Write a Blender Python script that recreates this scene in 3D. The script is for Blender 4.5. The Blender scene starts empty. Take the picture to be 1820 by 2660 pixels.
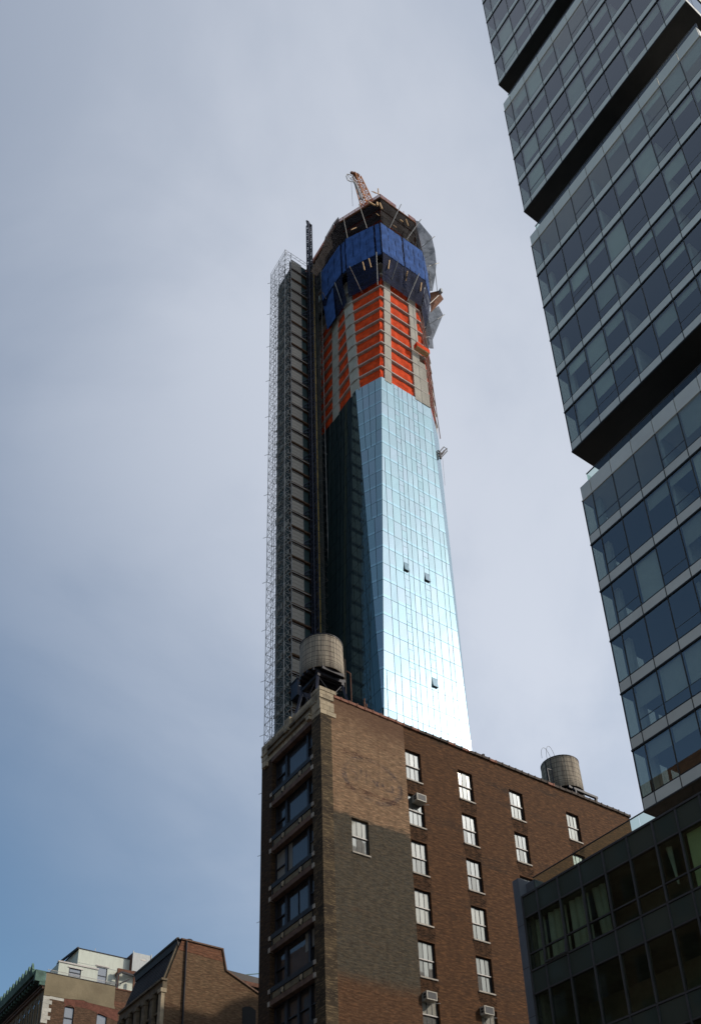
import bpy, math, random
import numpy as np
from mathutils import Vector, Matrix
random.seed(7)
SC = bpy.context.scene
# ------------------------------------------------------------------ camera
FPX, CX, CY = 2615.57, 910.0, 2285.117          # in pixels of the 1820 x 2660 photograph
PIT, ROL, AZ = math.radians(28.6049), math.radians(-1.89885), math.radians(55.03)
FW = Vector((math.cos(AZ)*math.cos(PIT), math.sin(AZ)*math.cos(PIT), math.sin(PIT)))
XR = Vector((math.sin(AZ), -math.cos(AZ), 0.0))
UP = XR.cross(FW)
CR = XR*math.cos(ROL) + UP*math.sin(ROL)
CU = -XR*math.sin(ROL) + UP*math.cos(ROL)
EYE = Vector((0, 0, 1.6))
cam = bpy.data.cameras.new('camera'); camo = bpy.data.objects.new('camera', cam)
SC.collection.objects.link(camo); SC.camera = camo
cam.sensor_fit = 'VERTICAL'; cam.sensor_height = 24.0; cam.sensor_width = 24.0*1820/2660
cam.lens = FPX/2660*24.0
cam.shift_y = (CY-1330)/2660; cam.shift_x = 0.0
cam.clip_start = 0.3; cam.clip_end = 4000
camo.matrix_world = Matrix((( CR.x, CU.x, -FW.x, EYE.x), (CR.y, CU.y, -FW.y, EYE.y), (CR.z, CU.z, -FW.z, EYE.z), (0, 0, 0, 1)))
def ray(x, y): return FW + CR*((x-CX)/FPX) - CU*((y-CY)/FPX)
def onx(x, y, X): d = ray(x, y); return EYE + d*(X/d.x)
def ony(x, y, Y): d = ray(x, y); return EYE + d*(Y/d.y)
def zoom(ox, oy, s): return lambda x, y: (ox+x*s, oy+y*s)
# ------------------------------------------------------------------ light
SUN_AZ, SUN_EL = math.radians(-45.0), math.radians(35.0)
SD = Vector((math.cos(SUN_AZ)*math.cos(SUN_EL), math.sin(SUN_AZ)*math.cos(SUN_EL), math.sin(SUN_EL)))
sun = bpy.data.lights.new('sun', 'SUN'); suno = bpy.data.objects.new('sun', sun); SC.collection.objects.link(suno)
sun.energy = 2.6; sun.angle = math.radians(1.2); sun.color = (1.0, 0.90, 0.77)
suno.rotation_euler = SD.to_track_quat('Z', 'Y').to_euler(); suno.location = (60, -60, 200)
W = bpy.data.worlds.new('World'); SC.world = W; W.use_nodes = True
nt = W.node_tree; nt.nodes.clear()
def wn(t, **k):
    n = nt.nodes.new(t)
    for a, v in k.items(): setattr(n, a, v)
    return n
def wl(a, b): nt.links.new(a, b)
sky = wn('ShaderNodeTexSky', sky_type='NISHITA', sun_disc=False, sun_elevation=SUN_EL, sun_rotation=math.radians(135), altitude=0, air_density=1.0, dust_density=2.0, ozone_density=1.4)
tc = wn('ShaderNodeTexCoord'); sep = wn('ShaderNodeSeparateXYZ'); wl(tc.outputs['Generated'], sep.inputs[0])
def wmath(op, a, b=None, clamp=False):
    n = wn('ShaderNodeMath', operation=op, use_clamp=clamp)
    for i, v in enumerate((a, b)):
        if v is None: continue
        if isinstance(v, (int, float)): n.inputs[i].default_value = v
        else: wl(v, n.inputs[i])
    return n.outputs[0]
zc = wmath('MAXIMUM', wmath('ADD', sep.outputs[2], 0.38), 0.08)          # cloud deck seen in perspective
cmb = wn('ShaderNodeCombineXYZ'); wl(wmath('DIVIDE', sep.outputs[0], zc), cmb.inputs[0]); wl(wmath('DIVIDE', sep.outputs[1], zc), cmb.inputs[1])
mp = wn('ShaderNodeMapping'); wl(cmb.outputs[0], mp.inputs[0]); mp.inputs['Rotation'].default_value = (0, 0, math.radians(20)); mp.inputs['Scale'].default_value = (1.0, 1.12, 1); mp.inputs['Location'].default_value = (9.1, 4.4, 0)
n1 = wn('ShaderNodeTexNoise'); wl(mp.outputs[0], n1.inputs['Vector']); n1.inputs['Scale'].default_value = 1.5; n1.inputs['Detail'].default_value = 7; n1.inputs['Roughness'].default_value = 0.53; n1.inputs['Distortion'].default_value = 0.8
n2 = wn('ShaderNodeTexNoise'); wl(mp.outputs[0], n2.inputs['Vector']); n2.inputs['Scale'].default_value = 4.6; n2.inputs['Detail'].default_value = 6; n2.inputs['Roughness'].default_value = 0.55; n2.inputs['Distortion'].default_value = 0.5
mott = wmath('ADD', n1.outputs['Fac'], wmath('MULTIPLY', wmath('SUBTRACT', n2.outputs['Fac'], 0.5), 0.34))
mr = wn('ShaderNodeMapRange', interpolation_type='SMOOTHSTEP'); wl(mott, mr.inputs[0])
mr.inputs[1].default_value = 0.34; mr.inputs[2].default_value = 0.64; mr.inputs[3].default_value = 0.70; mr.inputs[4].default_value = 1.0
sep2 = wn('ShaderNodeSeparateXYZ'); vd = wn('ShaderNodeVectorMath', operation='DOT_PRODUCT'); nv = wn('ShaderNodeVectorMath', operation='NORMALIZE'); wl(tc.outputs['Generated'], nv.inputs[0]); wl(nv.outputs[0], vd.inputs[0]); vd.inputs[1].default_value = SD
sepn = wn('ShaderNodeSeparateXYZ'); wl(nv.outputs[0], sepn.inputs[0])
dt = wmath('MAXIMUM', vd.outputs['Value'], 0.0)
aur = wmath('ADD', wmath('MULTIPLY', wmath('POWER', dt, 260.0), 5.0), wmath('ADD', wmath('MULTIPLY', wmath('POWER', dt, 18.0), 2.2), 1.0))   # forward scattering of thin cloud round the sun
cc = wn('ShaderNodeMix', data_type='RGBA'); cc.inputs[0].default_value = 1.0; cc.blend_type = 'MULTIPLY'
cc.inputs[6].default_value = (3.85, 4.16, 4.78, 1); wl(wmath('MULTIPLY', aur, wmath('SUBTRACT', 1.6, wmath('MULTIPLY', wmath('MAXIMUM', sepn.outputs[2], 0.0), 0.5))), cc.inputs[7])     # longer path through the veil lower down
cvr = wn('ShaderNodeMapRange', interpolation_type='SMOOTHSTEP'); wl(nv.outputs[0], sep2.inputs[0]); wl(sep2.outputs[0], cvr.inputs[0]); cvr.inputs[1].default_value = -0.75; cvr.inputs[2].default_value = 0.25; cvr.inputs[3].default_value = 0.25; cvr.inputs[4].default_value = 1.0     # the cloud veil thins out away from the sun
cv2 = wn('ShaderNodeMapRange', interpolation_type='SMOOTHSTEP'); wl(vd.outputs['Value'], cv2.inputs[0]); cv2.inputs[1].default_value = -0.22; cv2.inputs[2].default_value = 0.44; cv2.inputs[3].default_value = 0.03; cv2.inputs[4].default_value = 1.0
mx = wn('ShaderNodeMix', data_type='RGBA'); wl(wmath('MULTIPLY', wmath('MULTIPLY', mr.outputs[0], cvr.outputs[0]), cv2.outputs[0]), mx.inputs[0]); skt = wn('ShaderNodeMix', data_type='RGBA', blend_type='MULTIPLY'); skt.inputs[0].default_value = 1.0; wl(sky.outputs[0], skt.inputs[6]); skt.inputs[7].default_value = (0.82, 1.02, 1.05, 1); wl(skt.outputs[2], mx.inputs[6]); wl(cc.outputs[2], mx.inputs[7])
bg = wn('ShaderNodeBackground'); bg.inputs['Strength'].default_value = 0.13; wl(mx.outputs[2], bg.inputs['Color'])
wo = wn('ShaderNodeOutputWorld'); wl(bg.outputs[0], wo.inputs['Surface'])
vs = SC.view_settings; vs.view_transform = 'Standard'; vs.look = 'None'; vs.exposure = 0.0; vs.gamma = 1.0; vs.use_curve_mapping = False
SC.render.engine = 'CYCLES'; SC.cycles.max_bounces = 7; SC.cycles.transparent_max_bounces = 16
# ------------------------------------------------------------------ helpers
COL = SC.collection
class MB:
    def __init__(s): s.v = []; s.f = []; s.m = []
    def add(s, vs, fs, m=0):
        o = len(s.v); s.v += [tuple(v) for v in vs]; s.f += [tuple(o+i for i in f) for f in fs]; s.m += [m]*len(fs); return s
    def hexa(s, b, t, m=0):           # 4 bottom + 4 top points, counter-clockwise from above
        return s.add(list(b)+list(t), [(3,2,1,0),(4,5,6,7),(0,1,5,4),(1,2,6,5),(2,3,7,6),(3,0,4,7)], m)
    def box(s, x0, x1, y0, y1, z0, z1, m=0):
        return s.hexa([(x0,y0,z0),(x1,y0,z0),(x1,y1,z0),(x0,y1,z0)], [(x0,y0,z1),(x1,y0,z1),(x1,y1,z1),(x0,y1,z1)], m)
    def beam(s, p, q, w, h=None, m=0):
        p = Vector(p); q = Vector(q); h = h or w; d = q-p
        if d.length < 1e-6: return s
        d.normalize(); a = d.cross(Vector((0,0,1)))
        if a.length < 1e-3: a = Vector((1,0,0))
        a.normalize(); b = d.cross(a); a = a*(w/2); b = b*(h/2)
        return s.hexa([p-a-b, p+a-b, p+a+b, p-a+b], [q-a-b, q+a-b, q+a+b, q-a+b], m)
    def tube(s, p, q, r, r2=None, n=8, m=0, cap=True):
        p = Vector(p); q = Vector(q); r2 = r if r2 is None else r2; d = (q-p).normalized(); a = d.cross(Vector((0,0,1)))
        if a.length < 1e-3: a = Vector((1,0,0))
        a.normalize(); b = d.cross(a)
        A = [p+(a*math.cos(2*math.pi*i/n)+b*math.sin(2*math.pi*i/n))*r for i in range(n)]
        B = [q+(a*math.cos(2*math.pi*i/n)+b*math.sin(2*math.pi*i/n))*r2 for i in range(n)]
        fs = [(i,(i+1)%n,n+(i+1)%n,n+i) for i in range(n)]
        if cap: fs += [tuple(range(n-1,-1,-1)), tuple(range(n,2*n))]
        return s.add(A+B, fs, m)
    def path(s, pts, w, m=0):
        for a, b in zip(pts, pts[1:]): s.beam(a, b, w, m=m)
        return s
    def prism(s, poly, z0, z1, m=0, poly2=None):
        n = len(poly); p2 = poly2 or poly
        return s.add([(x,y,z0) for x,y in poly]+[(x,y,z1) for x,y in p2], [tuple(range(n-1,-1,-1)), tuple(range(n,2*n))]+[(i,(i+1)%n,n+(i+1)%n,n+i) for i in range(n)], m)
    def slab(s, pts, n, t, m=0):      # polygon sheet with thickness t along -n
        pts = [Vector(p) for p in pts]; n = Vector(n); k = len(pts); q = [p-n*t for p in pts]
        return s.add(pts+q, [tuple(range(k)), tuple(range(2*k-1,k-1,-1))]+[(i,k+i,k+(i+1)%k,(i+1)%k) for i in range(k)], m)
    def mesh(s, name, mats, off=(0,0,0), smooth=False):
        me = bpy.data.meshes.new(name); ox, oy, oz = off
        me.from_pydata([(x-ox,y-oy,z-oz) for x,y,z in s.v], [], s.f)
        for m in (mats if isinstance(mats,(list,tuple)) else [mats]): me.materials.append(m)
        if any(s.m): me.polygons.foreach_set('material_index', s.m)
        if smooth: me.polygons.foreach_set('use_smooth', [True]*len(s.f))
        me.update(); return me
def rootof(p):
    while p.parent: p = p.parent
    return p
def link(name, me, parent=None, loc=(0,0,0)):
    o = bpy.data.objects.new(name, me); COL.objects.link(o); o.location = loc
    if parent: o.parent = parent
    return o
def part(name, mb, mats, parent, smooth=False, kind=None, label=None):
    w = Vector((0,0,0)); p = parent
    while p: w += Vector(p.location); p = p.parent
    o = link(name, mb.mesh(name, mats, w, smooth), parent)
    if kind: o['kind'] = kind
    if label: o['label'] = label
    return o
def inst(name, me, parent, wloc, rot=None):
    w = Vector((0,0,0)); p = parent
    while p: w += Vector(p.location); p = p.parent
    o = link(name, me, parent, Vector(wloc)-w)
    if rot: o.rotation_euler = rot
    return o
def thing(name, label, cat, loc, group=None):
    o = bpy.data.objects.new(name, None); COL.objects.link(o); o.location = loc; o.empty_display_size = 0.5
    o['label'] = label; o['category'] = cat
    if group: o['group'] = group
    return o
def struct(name, mb, mats):
    o = link(name, mb.mesh(name, mats)); o['kind'] = 'structure'; return o
# ------------------------------------------------------------------ materials
class NT:
    def __init__(s, name):
        s.mat = bpy.data.materials.new(name); s.mat.use_nodes = True; s.t = s.mat.node_tree; s.t.nodes.clear()
        s.out = s.n('ShaderNodeOutputMaterial'); s.tc = s.n('ShaderNodeTexCoord')
    def n(s, t, **k):
        n = s.t.nodes.new(t)
        for a, v in k.items(): setattr(n, a, v)
        return n
    def l(s, a, b): s.t.links.new(a, b)
    def setin(s, inp, v):
        if hasattr(v, 'is_output') or isinstance(v, bpy.types.NodeSocket): s.l(v, inp)
        else: inp.default_value = v
    def mapping(s, scale=(1,1,1), src='Object', rot=(0,0,0)):
        m = s.n('ShaderNodeMapping'); s.l(s.tc.outputs[src], m.inputs[0]); m.inputs['Scale'].default_value = scale; m.inputs['Rotation'].default_value = rot; return m.outputs[0]
    def noise(s, scale, vec=None, detail=4, rough=0.55, dist=0.0):
        n = s.n('ShaderNodeTexNoise'); s.l(vec if vec is not None else s.tc.outputs['Object'], n.inputs['Vector'])
        n.inputs['Scale'].default_value = scale; n.inputs['Detail'].default_value = detail; n.inputs['Roughness'].default_value = rough; n.inputs['Distortion'].default_value = dist; return n.outputs['Fac']
    def ramp(s, fac, a, b, lo=0.0, hi=1.0):
        n = s.n('ShaderNodeMapRange', interpolation_type='SMOOTHSTEP'); s.l(fac, n.inputs[0]); n.inputs[1].default_value = a; n.inputs[2].default_value = b; n.inputs[3].default_value = lo; n.inputs[4].default_value = hi; return n.outputs[0]
    def mix(s, fac, a, b, mode='MIX'):
        n = s.n('ShaderNodeMix', data_type='RGBA', blend_type=mode)
        s.setin(n.inputs[0], fac); s.setin(n.inputs[6], a if not isinstance(a, tuple) else (*a[:3], 1)); s.setin(n.inputs[7], b if not isinstance(b, tuple) else (*b[:3], 1)); return n.outputs[2]
    def math(s, op, a, b=0.0):
        n = s.n('ShaderNodeMath', operation=op); s.setin(n.inputs[0], a); s.setin(n.inputs[1], b); return n.outputs[0]
    def rnd(s): return s.n('ShaderNodeObjectInfo').outputs['Random']
    def bump(s, h, dist=0.02, st=1.0):
        b = s.n('ShaderNodeBump'); s.l(h, b.inputs['Height']); b.inputs['Distance'].default_value = dist; b.inputs['Strength'].default_value = st; return b.outputs[0]
    def pbr(s, col, rough=0.8, metal=0.0, normal=None, spec=0.4):
        p = s.n('ShaderNodeBsdfPrincipled'); s.setin(p.inputs['Base Color'], (*col[:3], 1) if isinstance(col, tuple) else col)
        s.setin(p.inputs['Roughness'], rough); p.inputs['Metallic'].default_value = metal; p.inputs['Specular IOR Level'].default_value = spec
        if normal is not None: s.l(normal, p.inputs['Normal'])
        return p.outputs[0]
    def done(s, sh): s.l(sh, s.out.inputs['Surface']); return s.mat
def M(name, col, rough=0.8, metal=0.0, var=0.25, scale=1.2, stretch=(1,1,1), bump=0.0, rvar=0.12, dirt=None, spec=0.35):
    t = NT(name); v = t.mapping(stretch)
    f = t.noise(scale, v, 6, 0.6); f2 = t.noise(scale*9, v, 3, 0.6)
    lo = tuple(c*(1-var) for c in col); hi = tuple(min(1, c*(1+var)) for c in col)
    c = t.mix(t.ramp(f, 0.3, 0.7), lo, hi)
    c = t.mix(t.ramp(f2, 0.35, 0.75, 0, 0.35), c, tuple(x*(1-var) for x in col))
    if dirt: c = t.mix(t.ramp(t.noise(scale*0.6, v, 5, 0.65), 0.5, 0.72, 0, 0.8), c, dirt)
    if rvar:
        k = t.math('ADD', t.math('MULTIPLY', t.rnd(), 2*rvar), 1-rvar)
        g = t.n('ShaderNodeCombineColor'); [t.l(k, g.inputs[i]) for i in range(3)]
        c = t.mix(1.0, c, g.outputs[0], 'MULTIPLY')
    return t.done(t.pbr(c, rough, metal, t.bump(f2, bump) if bump else None, spec))
def brick(name, c1, c2, mortar, soot=(0.03,0.022,0.016), sootamt=(0.42,0.62,0.75), pale=None, course=0.076, wear=None, layers=None, streak=0.35):
    t = NT(name); sp = t.n('ShaderNodeSeparateXYZ'); t.l(t.tc.outputs['Object'], sp.inputs[0])
    u = t.math('ADD', sp.outputs[0], sp.outputs[1]); cb = t.n('ShaderNodeCombineXYZ'); t.l(u, cb.inputs[0]); t.l(sp.outputs[2], cb.inputs[1])
    def mapped(sc): m = t.n('ShaderNodeMapping'); t.l(cb.outputs[0], m.inputs[0]); m.inputs['Scale'].default_value = (*sc, 1); return m.outputs[0]
    def k(c, f): return tuple(min(1, x*f) for x in c) if isinstance(c, tuple) else t.mix(1.0, c, (f, f, f), 'MULTIPLY')
    lg = t.noise(1.0, mapped((0.16, 0.75)), 7, 0.66); st = t.noise(1.3, mapped((1.6, 8)), 6, 0.7); fg = t.noise(1.15, mapped((1.6, 8)), 5, 0.75)
    if layers:                                  # coats of old paint with ragged edges: (edge height, c1, c2, soot)
        rag = t.math('ADD', t.math('MULTIPLY', t.math('SUBTRACT', t.noise(1.0, mapped((0.9, 2.2)), 6, 0.7), 0.5), 1.3), t.math('MULTIPLY', t.math('SUBTRACT', fg, 0.5), 0.5)); zz_ = t.math('ADD', sp.outputs[2], rag)
        for h, a1, a2, s1, wd in layers:
            f = t.ramp(zz_, h-wd, h+wd, 1.0, 0.0); c1 = t.mix(f, c1, a1); c2 = t.mix(f, c2, a2); mortar = t.mix(f, mortar, a2); soot = t.mix(f, soot, s1)
    b = t.n('ShaderNodeTexBrick'); t.l(cb.outputs[0], b.inputs['Vector']); b.inputs['Scale'].default_value = 1.0
    b.inputs['Brick Width'].default_value = 0.21; b.inputs['Row Height'].default_value = course; b.inputs['Mortar Size'].default_value = 0.006; b.inputs['Bias'].default_value = -0.1
    for nm, c in (('Color1', c1), ('Color2', c2), ('Mortar', mortar)): t.setin(b.inputs[nm], (*c, 1) if isinstance(c, tuple) else c)
    wv = t.n('ShaderNodeTexWhiteNoise', noise_dimensions='2D'); fl = t.n('ShaderNodeVectorMath', operation='FLOOR'); t.l(mapped((4.2, 12.5)), fl.inputs[0]); t.l(fl.outputs[0], wv.inputs['Vector'])
    c = t.mix(t.ramp(wv.outputs['Value'], 0.0, 1.0, 0.0, 0.55), b.outputs['Color'], k(c1, 0.55))
    c = t.mix(t.ramp(wv.outputs['Value'], 0.80, 1.0, 0.0, 0.55), c, k(c2, 1.55))
    c = t.mix(t.ramp(st, sootamt[0], sootamt[0]+0.28, 0, 0.8*sootamt[2]), c, soot)
    c = t.mix(t.ramp(lg, sootamt[0]+0.05, sootamt[1], 0, sootamt[2]), c, soot)
    c = t.mix(t.ramp(fg, 0.50, 0.64, 0, 0.75), c, k(c1, 1.75)); c = t.mix(t.ramp(fg, 0.49, 0.36, 0, 0.75), c, k(c1, 0.36))
    if streak: c = t.mix(t.ramp(t.noise(1.0, mapped((2.6, 0.16)), 5, 0.65), 0.54, 0.74, 0, streak), c, k(c1, 0.3))      # rain streaks
    if wear: c = t.mix(t.ramp(t.math('ADD', sp.outputs[2], t.math('MULTIPLY', t.math('SUBTRACT', lg, 0.5), 5.0)), wear[0], wear[1], 0, wear[2]), c, wear[3])
    if pale: c = t.mix(t.ramp(t.noise(2.6, mapped((1.6, 8)), 4, 0.75), 0.56, 0.72, 0, 0.55), c, pale)
    return t.done(t.pbr(c, 0.9, 0, t.bump(b.outputs['Fac'], -0.006, 0.6), 0.2))
def glass_mirror(name, tint, base, refl=0.5, rough=0.01, rv=0.10, wob=0.0, tint2=None):
    t = NT(name); g = t.n('ShaderNodeBsdfGlossy'); g.inputs['Roughness'].default_value = rough
    k = t.math('ADD', t.math('MULTIPLY', t.rnd(), 2*rv), 1-rv); gg = t.n('ShaderNodeCombineColor'); [t.l(k, gg.inputs[i]) for i in range(3)]
    t.l(t.mix(1.0, t.mix(t.math('FRACT', t.math('MULTIPLY', t.rnd(), 7.3)), tint, tint2 or tint), gg.outputs[0], 'MULTIPLY'), g.inputs['Color'])
    d = t.pbr(base, 0.5, 0, None, 0.2)
    lw = t.n('ShaderNodeFresnel'); lw.inputs['IOR'].default_value = 1.5
    nm = t.bump(t.noise(0.9, None, 2, 0.5), wob, 0.5) if wob else None
    if nm is not None: t.l(nm, g.inputs['Normal'])
    f = t.math('ADD', t.math('MULTIPLY', lw.outputs[0], 1-refl), refl)
    ms = t.n('ShaderNodeMixShader'); t.l(f, ms.inputs[0]); t.l(d, ms.inputs[1]); t.l(g.outputs[0], ms.inputs[2])
    return t.done(ms.outputs[0])
def glass_clear(name, tint, refl=0.10, tintr=(0.9,0.95,1.0), rough=0.005):
    t = NT(name); g = t.n('ShaderNodeBsdfGlossy'); g.inputs['Roughness'].default_value = rough; g.inputs['Color'].default_value = (*tintr, 1)
    tr = t.n('ShaderNodeBsdfTransparent'); tr.inputs['Color'].default_value = (*tint, 1)
    lw = t.n('ShaderNodeFresnel'); lw.inputs['IOR'].default_value = 1.5
    gm_ = t.n('ShaderNodeNewGeometry'); f = t.math('MULTIPLY', t.math('MINIMUM', t.math('ADD', lw.outputs[0], refl), 1.0), t.math('SUBTRACT', 1.0, gm_.outputs['Backfacing']))
    ms = t.n('ShaderNodeMixShader'); t.l(f, ms.inputs[0]); t.l(tr.outputs[0], ms.inputs[1]); t.l(g.outputs[0], ms.inputs[2])
    return t.done(ms.outputs[0])
def cloth(name, col, alpha=1.0, scale=2.0, holes=0.0, trans=0.25, grid=None):
    t = NT(name); f = t.noise(scale, None, 5, 0.65); f2 = t.noise(scale*6, None, 3)
    c = t.mix(t.ramp(f, 0.3, 0.7), tuple(x*0.72 for x in col), tuple(min(1, x*1.25) for x in col))
    d = t.pbr(c, 0.85, 0, t.bump(f2, 0.03, 0.7), 0.15)
    tl = t.n('ShaderNodeBsdfTranslucent'); t.l(c, tl.inputs['Color'])
    ms = t.n('ShaderNodeMixShader'); ms.inputs[0].default_value = trans; t.l(d, ms.inputs[1]); t.l(tl.outputs[0], ms.inputs[2]); sh = ms.outputs[0]
    if alpha < 1 or holes:
        tr = t.n('ShaderNodeBsdfTransparent'); m2 = t.n('ShaderNodeMixShader')
        a = t.ramp(f, 0.35, 0.75, max(0, alpha-0.12), min(1, alpha+0.12)) if not holes else t.math('MULTIPLY', t.ramp(f2, 0.62, 0.66, 1, 1-holes), alpha)
        t.l(a, m2.inputs[0]); t.l(tr.outputs[0], m2.inputs[1]); t.l(sh, m2.inputs[2]); sh = m2.outputs[0]
    return t.done(sh)
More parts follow.
